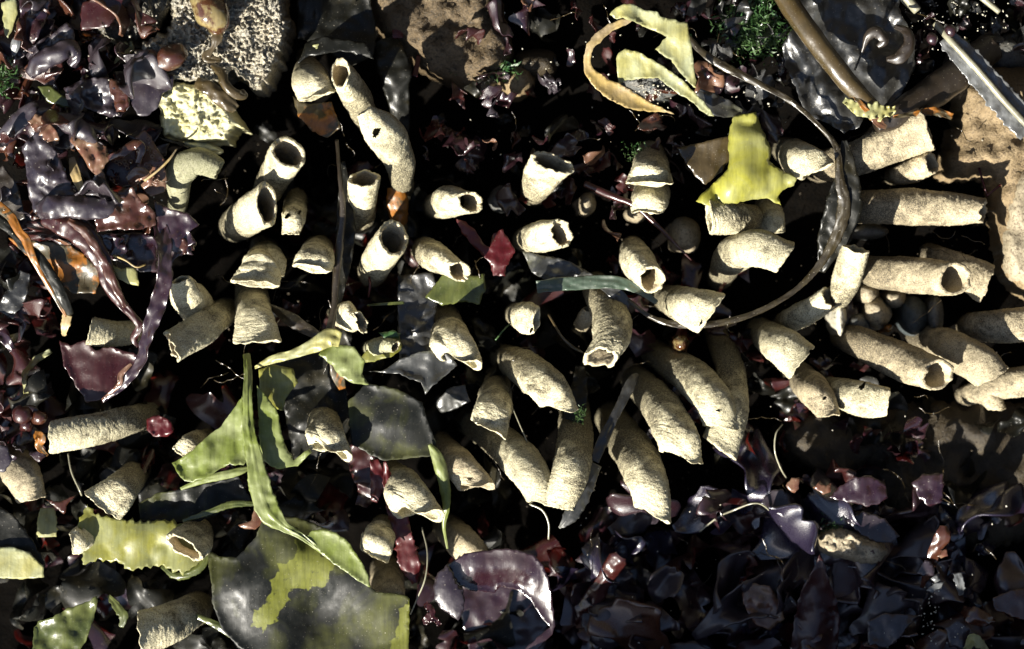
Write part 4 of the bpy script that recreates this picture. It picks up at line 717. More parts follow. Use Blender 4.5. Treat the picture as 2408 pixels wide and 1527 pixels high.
rod('bead_cluster', [(38, 985, 300), (46, 975, 318), (58, 972, 318), (62, 960, 308)], [8, 19, 19, 8], 'maroon', label='glossy dark red bead-like lobe at the left, upper one', cat=W_, lump=.12)
rod('bead_cluster', [(80, 990, 300), (95, 982, 312), (102, 972, 308)], [8, 17, 9], 'brown', label='orange brown bead-like lobe right of the upper dark red one', cat=W_, lump=.12)
rod('bead_cluster', [(52, 1010, 290), (62, 1000, 300), (72, 1010, 292)], [6, 14, 7], 'maroon', label='small red bead-like lobe under the two larger ones', cat=W_, lump=.12)
sheet('frond', [(345, 985), (370, 975), (402, 990), (410, 1010), (395, 1028), (360, 1026), (345, 1012)], 285, 'crimson', ctrl=[(385, 1000, 305)], wob=8, wl=14, label='small shining red lobe left of the green kelp wing', cat=W_)
sheet('frond', [(-15, 1040), (18, 1050), (28, 1080), (15, 1108), (-15, 1112)], 315, 'greyviolet', wob=4, ctrl=[(5, 1075, 330)], label='round pale violet frond tip at the left edge', cat=W_)
rod('filament', [(160, 1066, 230), (168, 1110, 240), (186, 1150, 250), (192, 1165, 240)], 2.0, 'stipe_pale', label='thin dark thread hanging left of the saddle-shaped tube', cat='filament')
ribbon('frond', [(80, 1020, 300, 8), (95, 1030, 318, 12), (92, 1050, 305, 8), (112, 1072, 285, 3)], 'kelp_orange', wave=3, label='olive amber scrap on the left end of the horizontal tube', cat=W_)
sheet('frond', [(560, 1235), (590, 1225), (598, 1195), (612, 1200), (625, 1225), (600, 1245), (575, 1245)], 262, 'pinktan', wob=5, label='small pinkish scrap left of the kelp midrib', cat=W_)
# snail on the crust
sn = rod('snail_shell', T(0, 0, [(1330, -60, 350), (1400, 20, 372), (1440, 100, 378), (1460, 170, 372), (1440, 225, 360)]), [22, 36, 38, 28, 7], 'snail', label='glossy brown and cream sea snail shell on the sandy crust', cat='snail shell', A=28, lump=.03)
rod('lip', T(0, 0, [(1490, 20, 385), (1530, 90, 388), (1530, 170, 380), (1470, 230, 366)]), [4, 6, 6, 3], 'brown', parent=sn)
ribbon('frond', T(0, 0, [(1480, 200, 365, 10), (1470, 260, 368, 12), (1440, 330, 362, 5), (1400, 390, 358, 11), (1500, 410, 352, 4)]), 'stipe', cup=.1, label='pinkish scrap below the snail shell on the crust', cat=W_)

# ================================================================ TOP CENTRE AND RIGHT
o = sheet('curled_kelp', T(2, 0, [(800, 100, 350), (830, 60, 360), (900, 25, 362), (960, 25, 362), (1050, 75, 365), (1120, 75, 368), (1140, 110, 370), (1280, 145, 368), (1325, 150, 362), (1345, 250, 360), (1365, 380, 352), (1390, 600, 335), (1340, 560, 340), (1270, 480, 345), (1215, 410, 350), (1110, 335, 352), (1190, 250, 350), (1060, 190, 345), (950, 140, 345), (890, 125, 352), (830, 125, 352)]), 355, 'kelp_cream', ctrl=[(1560, 60, 388), (1610, 120, 380)], wob=6, wl=110, ridge=18, label='bleached cream and tan kelp curled into a ring at the top', cat=K_, curl=4)
sheet('outer_band', T(2, 0, [(960, 135, 350), (900, 125, 358), (800, 160, 362), (700, 230, 362), (645, 300, 360), (625, 400, 358), (630, 500, 355), (680, 570, 352), (760, 650, 345), (870, 710, 338), (960, 745, 330), (1050, 755, 322), (1150, 760, 312), (1240, 775, 300), (1170, 735, 310), (1080, 700, 318), (960, 620, 322), (880, 575, 326), (800, 540, 328), (740, 500, 332), (690, 470, 335), (668, 400, 338), (690, 330, 338), (760, 260, 340), (850, 190, 342), (930, 165, 345)]), 345, 'kelp_tan', wob=6, parent=o, curl=5, grid=6)
sheet('inner_blade', T(2, 0, [(845, 400, 325), (860, 360, 335), (905, 330, 342), (990, 350, 345), (1080, 400, 348), (1200, 470, 345), (1300, 550, 340), (1400, 650, 330), (1480, 740, 312), (1510, 790, 300), (1440, 770, 308), (1360, 690, 318), (1270, 640, 322), (1220, 600, 322), (1130, 530, 320), (1020, 530, 312), (930, 545, 305), (860, 560, 300), (850, 480, 305)]), 330, 'kelp_cream', ctrl=[(1480, 160, 352)], wob=7, wl=40, parent=o, curl=4, grid=6)
ribbon('tail', T(2, 0, [(1400, 620, 300, 8), (1480, 690, 300, 22), (1600, 740, 285, 18), (1700, 760, 265, 5)]), 'kelp_silver', wave=3, parent=o)
stone('rock', [(1460, 190), (1500, 170), (1550, 165), (1590, 200), (1590, 225), (1540, 235), (1490, 215)], 225, 'grey_stone', rim=20, rgh=14, wl=12, fine=8, grid=6, label='wet glittering pebble inside the curled kelp ring', cat='stone')
sheet('yellow_weed', [(1728, 272), (1777, 264), (1791, 302), (1806, 333), (1812, 352), (1808, 378), (1832, 397), (1875, 418), (1866, 436), (1840, 448), (1829, 461), (1837, 484), (1803, 466), (1768, 469), (1734, 478), (1700, 478), (1669, 484), (1636, 474), (1652, 455), (1685, 425), (1712, 398), (1716, 372), (1712, 345), (1716, 300)], 322, 'weed_bright',
      ctrl=[(1760, 370, 372), (1720, 440, 362), (1780, 430, 358), (1755, 320, 350), (1700, 455, 352)], wob=5, wl=130, ridge=36, label='bright yellow green crumpled weed draped over tubes at upper right', cat=W_, curl=-5, grid=7)
sheet('kelp', [(1592, 348), (1650, 335), (1718, 318), (1735, 350), (1700, 400), (1660, 435), (1640, 420), (1610, 380)], 285, 'stipe', wob=8, label='brown translucent blade left of the yellow weed', cat=K_)
rod('kelp_stipe', [(1815, -60, 300), (1870, 30, 330), (1935, 120, 345), (1995, 195, 345), (2050, 250, 330)], [24, 24, 23, 22, 17], 'stipe', label='straight brown kelp stalk coming down from the top edge', cat='kelp stalk', A=22, lump=.03)
rod('kelp_stipe', [(2330, 110, 220), (2270, 160, 240), (2190, 220, 262), (2110, 272, 290), (2060, 300, 300)], [34, 36, 36, 30, 14], 'stipe_dark', label='thick dark brown kelp stalk slanting to the upper right', cat='kelp stalk', A=24, lump=.04)
o = ribbon('holdfast_scrap', [(1985, 235, 345, 6), (2020, 258, 352, 12), (2060, 262, 350, 16), (2090, 262, 342, 10), (2105, 255, 335, 4)], 'kelp_cream', wave=6, wlen=16, serr=.5, label='frayed cream and orange joint where the two stalks meet', cat='kelp holdfast')
ribbon('fibre', [(2000, 215, 350, 3), (2030, 250, 356, 5), (2060, 290, 340, 4)], 'kelp_orange', serr=.5, parent=o)
ribbon('fibre', [(2050, 262, 352, 4), (2060, 285, 345, 8), (2085, 300, 330, 5)], 'pinktan', serr=.6, parent=o)
ribbon('fibre', [(2100, 275, 335, 3), (2150, 268, 325, 5), (2200, 262, 320, 9), (2240, 275, 312, 6)], 'kelp_orange', wave=3, serr=.4, parent=o)
sheet('kelp', [(1880, -40), (2110, -40), (2118, 30), (2150, 90), (2152, 160), (2118, 225), (2085, 262), (2050, 240), (2020, 300), (1985, 312), (1935, 285), (1895, 270), (1870, 205), (1845, 150), (1840, 105), (1868, 60)], 250, 'kelp_grey',
      ctrl=[(1990, 60, 292), (2050, 130, 290), (1900, 130, 280), (1950, 240, 275), (2060, 210, 270), (1990, 150, 240), (2020, 20, 245)], wob=22, wl=70, ridge=20, grid=8, label='large grey blistered kelp blade at the top right', cat=K_, curl=6)
o = ribbon('curled_strip', [(2010, 165, 300, 2), (2030, 115, 330, 3), (2042, 85, 345, 10), (2060, 75, 350, 12), (2080, 95, 345, 10), (2065, 110, 335, 5)], 'stipe_dark', cup=.8, label='dark curled tendril with a straight tail on the blistered blade', cat=W_)
ribbon('loop', [(2105, 62, 330, 5), (2132, 75, 345, 10), (2138, 105, 348, 13), (2115, 135, 340, 14), (2085, 140, 330, 5)], 'stipe_dark', cup=.7, parent=o)
st = rod('fringed_stalk', [(2200, 55, 270), (2240, 100, 292), (2300, 165, 292), (2360, 235, 285), (2430, 310, 270)], 8, 'stipe_pale', label='pale straight stalk with ragged silver fringes at the top right', cat='kelp stalk', lump=.03)
ribbon('fringe', [(2235, 80, 280, 8), (2290, 135, 284, 16), (2350, 200, 278, 15), (2430, 285, 262, 14)], 'flange', serr=.4, wave=2, wlen=33, parent=st)
ribbon('fringe', [(2215, 95, 276, 8), (2270, 155, 282, 15), (2330, 225, 276, 16), (2410, 320, 260, 13)], 'flange', serr=.4, wave=2, wlen=33, parent=st)
rod('pale_stalk', [(2080, -60, 260), (2120, -15, 285), (2158, 25, 280)], [14, 13, 10], 'stipe_pale', label='short pale stalk end at the top edge right of the blistered blade', cat='kelp stalk')
rod('pale_stalk', [(2270, -40, 270), (2310, -5, 282), (2350, 28, 278)], [7, 7, 6], 'stipe_pale', label='thin white stalk end at the top right corner', cat='kelp stalk')
for i, (x, y, zz, r_) in enumerate([(2192, 92, 300, 15), (2235, 72, 298, 15)]):
    rod('dark_bead', [(x - 8, y + 4, zz - 8), (x, y, zz), (x + 8, y - 3, zz - 6)], [5, r_, 5], 'purple', label=['glossy purple bead left of the fringed stalk head', 'glossy purple bead touching the fringed stalk head'][i], cat='seaweed bladder')
# ring-shaped stalk and blade
ribbon('kelp', [(1610, 80, 280, 6), (1660, 130, 295, 8), (1720, 165, 302, 9), (1790, 200, 308, 7), (1860, 238, 310, 6), (1920, 290, 310, 5), (1965, 345, 310, 6), (1975, 420, 306, 10), (1985, 490, 292, 14), (1955, 580, 270, 11), (1890, 665, 265, 6), (1800, 725, 272, 6), (1700, 758, 282, 7), (1600, 764, 280, 7), (1530, 745, 272, 5), (1470, 700, 260, 4), (1420, 668, 242, 3)], 'stipe_mid', cup=.45, wave=1.5, wlen=90, serr=.15,
       label='long olive brown stalk sweeping in a ring round the right tubes', cat='kelp stalk')
ribbon('kelp', [(1985, 330, 300, 6), (1992, 400, 300, 22), (1985, 480, 290, 38), (1960, 560, 270, 34), (1930, 640, 240, 8)], 'kelp_black', wave=1, label='dark brown blade on the right side of the stalk ring', cat=K_)
ribbon('eelgrass', [(1262, 675, 268, 14), (1320, 668, 275, 15), (1390, 664, 280, 15), (1450, 664, 285, 14), (1500, 680, 285, 10), (1545, 712, 275, 5)], 'eelgrass', cup=.1, label='grey green grass-like strap crossing the centre', cat='eelgrass blade')
sheet('kelp', [(1228, 590), (1270, 600), (1320, 608), (1360, 625), (1396, 648), (1350, 655), (1280, 658), (1250, 640)], 240, 'kelp_silver', wob=10, wl=24, label='small ribbed grey leaf under the low slit-mouthed tube', cat=K_)
ribbon('kelp', [(1415, 672, 258, 8), (1450, 690, 268, 14), (1480, 715, 262, 6)], 'kelp_silver', label='small silvery blade below the grass-like strap', cat=K_)
ribbon('kelp', [(1395, 1090, 295, 20), (1380, 1130, 312, 20), (1362, 1180, 325, 17), (1340, 1215, 328, 15), (1315, 1242, 322, 2)], 'kelp_silver', cup=.3, serr=.3, label='pale grey torn blade crossing beside the bottom centre tubes', cat=K_)
ribbon('kelp', [(1398, 1085, 293, 10), (1420, 1030, 275, 12), (1450, 970, 262, 10), (1485, 900, 240, 12), (1500, 880, 220, 4)], 'kelp_grey', cup=.3, label='narrow grey strip rising from the pale torn blade', cat=K_)
ribbon('kelp', [(1365, 860, 160, 10), (1360, 930, 190, 22), (1345, 990, 200, 26)], 'kelp_black', wave=4, label='black blade above the pale straight tube', cat=K_)
rod('filament', [(1245, 1185, 300), (1275, 1200, 305), (1290, 1230, 300), (1290, 1268, 285)], 2.2, 'stipe_pale', label='short pale thread hanging from the bottom centre tubes', cat='filament')
rod('filament', [(1190, 920, 220), (1212, 975, 250), (1240, 1040, 262)], 1.4, 'stipe_pale', label='hair-thin thread crossing behind the long curved tube', cat='filament')
rod('filament', [(1290, 740, 230), (1320, 790, 250), (1345, 815, 250), (1372, 830, 235)], [3, 2.5, 4, 2], 'stipe', label='thin brown stem between the oval tube end and the ragged one', cat='filament')
rod('filament', [(1220, 745, 220), (1190, 770, 240), (1165, 800, 240)], 1.8, 'turf', label='tiny green thread left of the oval tube end', cat='filament')
rod('filament', [(1840, 998, 220), (1825, 1020, 235), (1822, 1060, 235), (1835, 1100, 215), (1850, 1125, 190)], 1.8, 'stipe_pale', label='white thread hanging below the right-hand tubes', cat='filament')
rod('filament', [(1645, 1250, 175), (1690, 1215, 195), (1725, 1200, 200), (1765, 1185, 225), (1790, 1186, 225), (1815, 1205, 205)], [2, 2.2, 2.5, 2, 2, 2], 'stipe_pale', label='pale wiry stem lying in the lower right shade', cat='filament')
rod('red_stem', [(2320, 460, 185), (2360, 430, 190), (2420, 385, 190)], 2.5, 'crimson', label='thin crimson sprig on the slab, longer branch', cat='seaweed stem')
rod('red_stem', [(2322, 462, 185), (2312, 430, 195), (2302, 395, 195)], 2.5, 'crimson', label='thin crimson sprig on the slab, shorter branch', cat='seaweed stem')
ribbon('frond', [(925, -30, 190, 8), (932, 40, 205, 9), (935, 90, 205, 12)], 'crimson', wave=3, label='crimson strip hanging from the top edge on the sandstone', cat=W_)
ribbon('frond', [(985, 130, 185, 5), (975, 180, 200, 6)], 'crimson', label='small crimson strip below the sandstone patch', cat=W_)
# pebbles among the right tubes
PB = [(2040, 690, 30, 26, 'pale_rock', 'pinkish pebble right of the bright upright tube', 175), (2062, 735, 34, 40, 'pale_rock', 'pale rounded pebble wedged below the round-mouthed tube', 170), (2020, 760, 30, 26, 'grey_stone', 'grey pebble below the bright upright tube', 150),
      (2150, 745, 42, 52, 'blue_stone', 'blue grey flat stone between the right tubes', 150), (2200, 740, 22, 50, 'grey_stone', 'narrow upright pebble beside the blue grey stone', 160), (2105, 700, 30, 24, 'pale_rock', 'tan pebble above the blue grey stone', 160),
      (1612, 555, 42, 46, 'pale_rock', 'tan shaded pebble left of the stubby tube under yellow weed', 140), (1500, 500, 30, 22, 'pale_rock', 'small tan pebble behind the stacked tubes', 130), (1380, 480, 22, 30, 'pale_rock', 'small pebble left of the red stem', 150),
      (2045, 545, 42, 18, 'grey_stone', 'whitish pebble under the long horizontal tube', 150), (1975, 745, 16, 46, 'grit', 'bright white shell splinter below the upright tube', 225), (1260, 150, 60, 40, 'rock_dark', 'dark stone at the upper centre', 150),
      (1215, 190, 46, 40, 'slab', 'brown angular stone under the top centre shade', 170), (1080, 640, 30, 20, 'grey_stone', 'grey pebble deep under the crumpled-mouth tube', 80),
      (2380, 130, 60, 50, 'grey_stone', 'dark grey block at the upper right edge', 150), (2400, 200, 40, 60, 'slab', 'brown chip right of the fringed stalk', 160), (1640, 380, 26, 20, 'pale_rock', 'reddish pebble right of the stacked tubes', 150), (1180, 470, 30, 34, 'grey_stone', 'grey lump right of the mouth-right tube', 140)]
for (x, y, rx, ry, mt, lab, z_) in PB:
    rg = random.Random(x); n_ = 8
    stone('pebble' if z_ < 200 else 'shell_splinter', [(x + rx * math.cos(a) * rg.uniform(.8, 1.1), y + ry * math.sin(a) * rg.uniform(.8, 1.1)) for a in np.linspace(0, 6.283, n_, endpoint=False)], z_, mt, rim=min(rx, ry) * .8, rgh=3, wl=20, jit=1.5, grid=6, zbase=0, label=lab, cat='pebble' if z_ < 200 else 'shell')
stone('orange_pebble', [(1585, 790), (1610, 785), (1625, 805), (1618, 830), (1595, 832), (1580, 812)], 175, 'snail', rim=16, rgh=2, grid=6, label='glowing orange pebble between the tubes, right of centre', cat='pebble')
stone('orange_pebble', [(2075, 765), (2095, 762), (2100, 775), (2085, 782)], 165, 'kelp_orange', rim=8, rgh=1, grid=5, label='tiny orange chip between the right-hand tubes', cat='pebble')

# ================================================================ SMALL FRONDS (one of each shape, then copies)
def frond_proto(sd, lobes, curlamp, mat, n=26, m=15):
    rg = random.Random(sd); vs = []; f = []
    fork = rg.uniform(.2, .6); a0 = rg.uniform(-.6, .6)
    for i in range(n):
        u = i / (n - 1)
        for j in range(m):
            v = -1 + 2 * j / (m - 1)
            wdt = (0.10 + 0.62 * u ** 0.8) * (1 - 0.35 * u ** 6)
            edge = 1 + lobes * 0.28 * math.sin(u * 9 + sd + (2 if v > 0 else 0)) * abs(v) + 0.15 * nz(u * 6, v * 2, sd)
            length = 1 - fork * (0.42 * math.exp(-(v / .22) ** 2)) * u ** 3 - 0.22 * abs(v) ** 3 * u + 0.10 * nz(v * 3, sd, 1) * u
            x = v * wdt * edge * .62; y = u * length
            z = curlamp * (0.30 * nz(x * 1.9, y * 1.9, sd) + 0.06 * nz(x * 4, y * 4, sd)) + curlamp * 0.45 * (abs(v) ** 2.2) * u * math.sin(sd + u * 4) + 0.22 * curlamp * math.sin(u * 3 + sd)
            x += a0 * u * u * .4
            vs.append((x, y, z))
    for i in range(n - 1):
        for j in range(m - 1): f.append((i * m + j, i * m + j + 1, (i + 1) * m + j + 1, (i + 1) * m + j))
    me = bpy.data.meshes.new('frond'); me.from_pydata(vs, [], f); me.polygons.foreach_set('use_smooth', [True] * len(f)); me.materials.append(M[mat]); me.update()
    return me
PRO = {}
for mt in ('purple', 'maroon', 'brown', 'greyviolet', 'pinktan', 'kelp_black', 'kelp_grey', 'crimson', 'kelp_mid', 'kelp_cream', 'blueviolet'):
    PRO[mt] = [frond_proto(17.3 * k + len(mt), .5 + .3 * (k % 3), 0.5 + .25 * (k % 4), mt) for k in range(7)]
def small(mt, x, y, z, size, label, group, rg, tilt=0.9, name='frond', cat='small frond'):
    me = rg.choice(PRO[mt]); o = bpy.data.objects.new(name, me); COL.objects.link(o)
    o.location = P(x, y, z); s = size * S; o.scale = (s * rg.uniform(.8, 1.2), s, s * rg.uniform(.8, 1.2))
    o.rotation_euler = (rg.gauss(0, tilt), rg.gauss(0, tilt), rg.uniform(0, 6.28))
    md = o.modifiers.new('thickness', 'SOLIDIFY'); md.thickness = 0.03; md.offset = 0
    tag(o, label, cat, group); return o
LBL = {'blueviolet': 'blue violet', 'purple': 'dark purple', 'maroon': 'dark maroon', 'brown': 'glossy red brown', 'greyviolet': 'grey violet', 'pinktan': 'pinkish tan', 'kelp_black': 'black olive', 'kelp_grey': 'dull grey', 'crimson': 'crimson', 'kelp_mid': 'olive green', 'kelp_cream': 'pale cream'}
def inpoly(poly, x, y):
    c = False; j = len(poly) - 1
    for i in range(len(poly)):
        (x1, y1), (x2, y2) = poly[i], poly[j]
        if (y1 > y) != (y2 > y) and x < (x2 - x1) * (y - y1) / (y2 - y1) + x1: c = not c
        j = i
    return c
LM = [(540, 30, 'grey sandy crust'), (255, 60, 'blackish crust patch'), (330, 200, 'violet plate'), (410, 140, 'brown curled lobe'), (225, 215, 'crumpled violet frond'), (120, 130, 'rolled violet lip'), (70, 80, 'long purple frond'), (235, 35, 'red brown domed frond'), (25, 45, 'whitish scrap'),
      (125, 235, 'green and yellow scrap'), (105, 410, 'pale grey fan'), (170, 490, 'rolled slate frond'), (300, 500, 'blistered frond'), (360, 390, 'pimpled frond'), (285, 400, 'pored frond'), (215, 360, 'orange pink frond'), (105, 300, 'salmon scrap'), (35, 300, 'slate frond at the edge'), (175, 300, 'violet frond with the white glint'),
      (15, 450, 'dull grey brown frond'), (130, 620, 'orange kelp'), (40, 690, 'speckled grey olive blade'), (10, 800, 'dark curled edge strip'), (75, 985, 'red beads'), (5, 1075, 'round violet tip'), (450, 270, 'layered shell'), (250, 140, 'blue black gap'),
      (1000, 60, 'sandstone patch'), (1150, 165, 'small turf tuft'), (1215, 190, 'brown angular stone'), (1260, 150, 'dark upper stone'), (1390, 150, 'cream kelp ring'), (1520, 200, 'glittering pebble'), (1070, 470, 'mouth-right tube'), (1295, 395, 'cup-shaped tube'), (1530, 430, 'stacked tubes'), (1480, 470, 'dark red stem'), (1300, 550, 'low slit-mouthed tube'), (945, 300, 'dark rolled blade'),
      (1640, 380, 'brown translucent blade'), (1770, 60, 'green turf'), (1850, 60, 'brown stalk'), (1700, 170, 'ring stalk'), (1760, 300, 'yellow weed'), (1990, 130, 'blistered kelp'), (2140, 0, 'short pale stalk'), (2200, 90, 'purple beads'), (2310, 180, 'fringed stalk'), (2330, 0, 'thin white stalk'), (2380, 130, 'dark grey block'), (2250, 170, 'thick dark stalk'),
      (1700, 1220, 'pale wiry stem'), (2040, 1155, 'oval purple frond'), (2190, 1155, 'square purple frond'), (2000, 1290, 'small sunlit stone'), (1840, 1195, 'wedge-shaped frond'), (1920, 1400, 'peaked brown frond'), (1790, 1420, 'pinkish ragged frond'), (2095, 1480, 'broad slate frond'), (2270, 1500, 'oval slate frond'), (2190, 1370, 'upright brown frond'), (2390, 1420, 'broad edge frond'),
      (2330, 1460, 'wavy tan frond'), (1440, 1360, 'dark frond with a pink tip'), (1450, 1490, 'looping blue grey frond'), (1250, 1400, 'curled purple cup'), (1540, 1215, 'bright-tipped long tube'), (2260, 1390, 'pale knobbly scrap')]
USED = set()
def near_label(mt, x, y, size):
    c = LBL[mt]; s = 'tiny' if size < 45 else 'small' if size < 75 else 'broad' if size > 105 else 'medium'
    ls = sorted(LM, key=lambda l: (l[0] - x) ** 2 + (l[1] - y) ** 2)[:5]
    def dr(l):
        dx, dy = x - l[0], y - l[1]
        if math.hypot(dx, dy) < 22: return 'touching'
        return ('right of' if dx > 0 else 'left of') if abs(dx) > abs(dy) else ('below' if dy > 0 else 'above')
    for a in ls:
        t_ = f'{s} {c} curled frond {dr(a)} the {a[2]}'
        if t_ not in USED: USED.add(t_); return t_
    for a in ls:
        for b in ls:
            if a is b: continue
            t_ = f'{s} {c} frond {dr(a)} the {a[2]}, {dr(b)} the {b[2]}'
            if t_ not in USED and len(t_.split()) <= 16: USED.add(t_); return t_
    return f'{s} {c} curled frond {dr(ls[0])} the {ls[0][2]}'
def region(seed, n, poly, zf, size, mats, tilt=.9):
    rg = random.Random(seed); xs = [p[0] for p in poly]; ys = [p[1] for p in poly]; k = 0; tries = 0
    while k < n and tries < n * 30:
        tries += 1; x = rg.uniform(min(xs), max(xs)); y = rg.uniform(min(ys), max(ys))
        if not inpoly(poly, x, y): continue
        mt = rg.choices([m_[0] for m_ in mats], [m_[1] for m_ in mats])[0]; sz = rg.uniform(*size)
        small(mt, x, y, zf(x, y, rg), sz, near_label(mt, x, y, sz), 'small curled fronds of the weed mass', rg, tilt); k += 1
def litter(name, seed, areas):
    rg = random.Random(seed); mats = []; V = []; F = []; MI = []
    for n, poly, zr, size, ms in areas:
        xs = [p[0] for p in poly]; ys = [p[1] for p in poly]; k = 0
        while k < n:
            x = rg.uniform(min(xs), max(xs)); y = rg.uniform(min(ys), max(ys))
            if not inpoly(poly, x, y): continue
            k += 1; mt = rg.choice(ms)
            if mt not in mats: mats.append(mt)
            me = rg.choice(PRO[mt]); co = np.empty(len(me.vertices) * 3); me.vertices.foreach_get('co', co); co = co.reshape(-1, 3)
            s = rg.uniform(*size) * S; R = Matrix.Rotation(rg.uniform(0, 6.28), 3, 'Z') @ Matrix.Rotation(rg.gauss(0, .8), 3, 'Y') @ Matrix.Rotation(rg.gauss(0, .8), 3, 'X')
            b = len(V); V.extend(((co * s) @ np.array(R).T + np.array(P(x, y, rg.uniform(*zr)))).tolist())
            for q in me.polygons: F.append(tuple(b + i for i in q.vertices)); MI.append(mats.index(mt))
    o = mesh_obj(name, V, F, M[mats[0]])
    for m_ in mats[1:]: o.data.materials.append(M[m_])
    o.data.polygons.foreach_set('material_index', MI); tag(o, kind='stuff')

Lm = 'left weed'
region(11, 80, [(-40, -40), (320, -40), (330, 120), (300, 260), (370, 330), (390, 460), (330, 560), (200, 560), (-40, 560)], lambda x, y, g: g.uniform(255, 330), (50, 135), [('purple', 4), ('greyviolet', 4), ('brown', 3), ('maroon', 2), ('pinktan', 1.5), ('kelp_cream', .5)])
region(12, 14, [(-40, 540), (130, 560), (120, 700), (60, 830), (-40, 950)], lambda x, y, g: g.uniform(190, 260), (60, 110), [('purple', 4), ('maroon', 3), ('kelp_black', 2)])
region(13, 10, [(-40, 950), (60, 960), (90, 1060), (-40, 1130)], lambda x, y, g: g.uniform(220, 280), (30, 60), [('purple', 4), ('maroon', 3), ('greyviolet', 1)])
region(14, 26, [(960, 260), (1050, 60), (1400, -40), (1500, 300), (1560, 340), (1400, 350), (1300, 480), (1120, 420), (1000, 400)], lambda x, y, g: g.uniform(180, 245), (35, 80), [('purple', 5), ('maroon', 4), ('brown', 1.5), ('pinktan', 1.2), ('greyviolet', 1)])
region(15, 12, [(1400, 280), (1640, 300), (1620, 420), (1500, 520), (1330, 560), (1290, 440)], lambda x, y, g: g.uniform(130, 230), (30, 70), [('maroon', 4), ('purple', 3), ('brown', 2), ('pinktan', 2)])
region(16, 20, [(1640, -40), (1830, -40), (1900, 300), (1700, 330), (1560, 280)], lambda x, y, g: g.uniform(180, 235), (35, 90), [('kelp_grey', 5), ('purple', 2), ('pinktan', 1), ('brown', 1)])
region(17, 20, [(2100, -40), (2450, -40), (2450, 200), (2300, 120), (2150, 190)], lambda x, y, g: g.uniform(190, 240), (25, 70), [('kelp_grey', 5), ('purple', 3), ('pinktan', 1.2), ('kelp_cream', .8)])
region(18, 48, [(1340, 1260), (1600, 1200), (1900, 1120), (2040, 1150), (2250, 1200), (2450, 1330), (2450, 1570), (1330, 1570)], lambda x, y, g: g.uniform(120, 175) + (y > 1400) * 25, (90, 200), [('purple', 6), ('greyviolet', 4), ('maroon', 2), ('brown', 1), ('blueviolet', 6)], .55)
# the uncountable litter of torn weed underneath, one object
litter('seaweed_litter', 30, [
 (90, [(-40, 880), (300, 900), (560, 1000), (760, 1080), (760, 1260), (400, 1250), (-40, 1300)], (20, 130), (60, 140), ('kelp_black', 'kelp_black', 'purple', 'maroon')),
 (110, [(-60, -60), (320, -60), (330, 120), (300, 260), (360, 330), (350, 560), (-60, 560)], (210, 290), (30, 80), ('purple', 'greyviolet', 'brown', 'maroon')),
 (45, [(-60, 540), (130, 560), (120, 700), (60, 830), (90, 1060), (-60, 1130)], (120, 210), (40, 110), ('purple', 'maroon', 'kelp_black')),
 (60, [(960, 260), (1050, 60), (1400, -60), (1700, -60), (1640, 300), (1500, 520), (1300, 480), (1120, 420), (1000, 400)], (110, 200), (30, 80), ('purple', 'maroon', 'purple', 'kelp_black')),
 (110, [(1600, -60), (2450, -60), (2450, 200), (2200, 190), (1900, 320), (1600, 300)], (120, 210), (25, 80), ('kelp_grey', 'purple', 'kelp_black', 'kelp_grey')),
 (24, [(1840, 960), (2400, 960), (2450, 1200), (1900, 1130)], (60, 120), (50, 120), ('purple', 'kelp_black')),
 (130, [(1340, 1270), (1600, 1190), (1900, 1100), (2250, 1180), (2450, 1300), (2450, 1600), (1330, 1600)], (50, 140), (60, 150), ('purple', 'blueviolet', 'maroon', 'blueviolet', 'purple')),
 (70, [(540, 260), (700, 330), (1000, 420), (1200, 520), (1300, 800), (1200, 1000), (1100, 1250), (700, 1200), (500, 900), (520, 500)], (-60, 60), (60, 150), ('kelp_black', 'kelp_black', 'maroon')),
 (60, [(1300, 560), (1700, 640), (2000, 780), (2380, 950), (1900, 1000), (1600, 1100), (1300, 900)], (30, 110), (40, 100), ('kelp_black', 'maroon', 'purple')),
 (80, [(-40, 1360), (120, 1200), (300, 1340), (480, 1400), (640, 1527), (1300, 1300), (1330, 1600), (-40, 1600)], (-20, 110), (70, 150), ('kelp_black', 'kelp_black', 'purple'))])

# hand-placed fronds, lower right
sheet('frond', T(3, 2, [(620, 500), (700, 420), (800, 360), (900, 350), (1000, 400), (1020, 500), (960, 540), (890, 560), (800, 540), (700, 520)]), 250, 'purple', ctrl=[(2020, 1145, 285), (2060, 1160, 270)], wob=7, wl=30, label='shining oval purple frond above the small sunlit stone', cat=W_)
sheet('frond', T(3, 2, [(1180, 400), (1260, 340), (1395, 335), (1400, 420), (1390, 530), (1300, 560), (1230, 500)]), 240, 'purple', wob=8, wl=26, label='square purple frond with a white glint, right of the oval one', cat=W_)
sheet('frond', T(3, 2, [(740, 660), (850, 590), (1000, 640), (1100, 760), (1040, 810), (930, 800), (820, 740)]), 222, 'greyviolet', wob=6, label='slate violet frond over the small sunlit stone', cat=W_)
sheet('frond', T(3, 2, [(150, 540), (230, 450), (310, 440), (380, 560), (520, 720), (430, 680), (290, 620)]), 205, 'greyviolet', wob=5, label='wedge-shaped violet frond at the end of the pale wiry stem', cat=W_)
sheet('frond', T(3, 2, [(560, 880, 275), (585, 930, 250), (620, 1050, 215), (670, 1180, 180), (695, 1320, 150), (680, 1540, 130), (360, 1540, 130), (390, 1300, 150), (430, 1130, 190), (520, 980, 235)]), 200, 'maroon', ctrl=[(1922, 1370, 255), (1915, 1440, 235), (1915, 1500, 215)], wob=7, wl=60, label='tall peaked red brown frond in the lower right', cat=W_, curl=5)
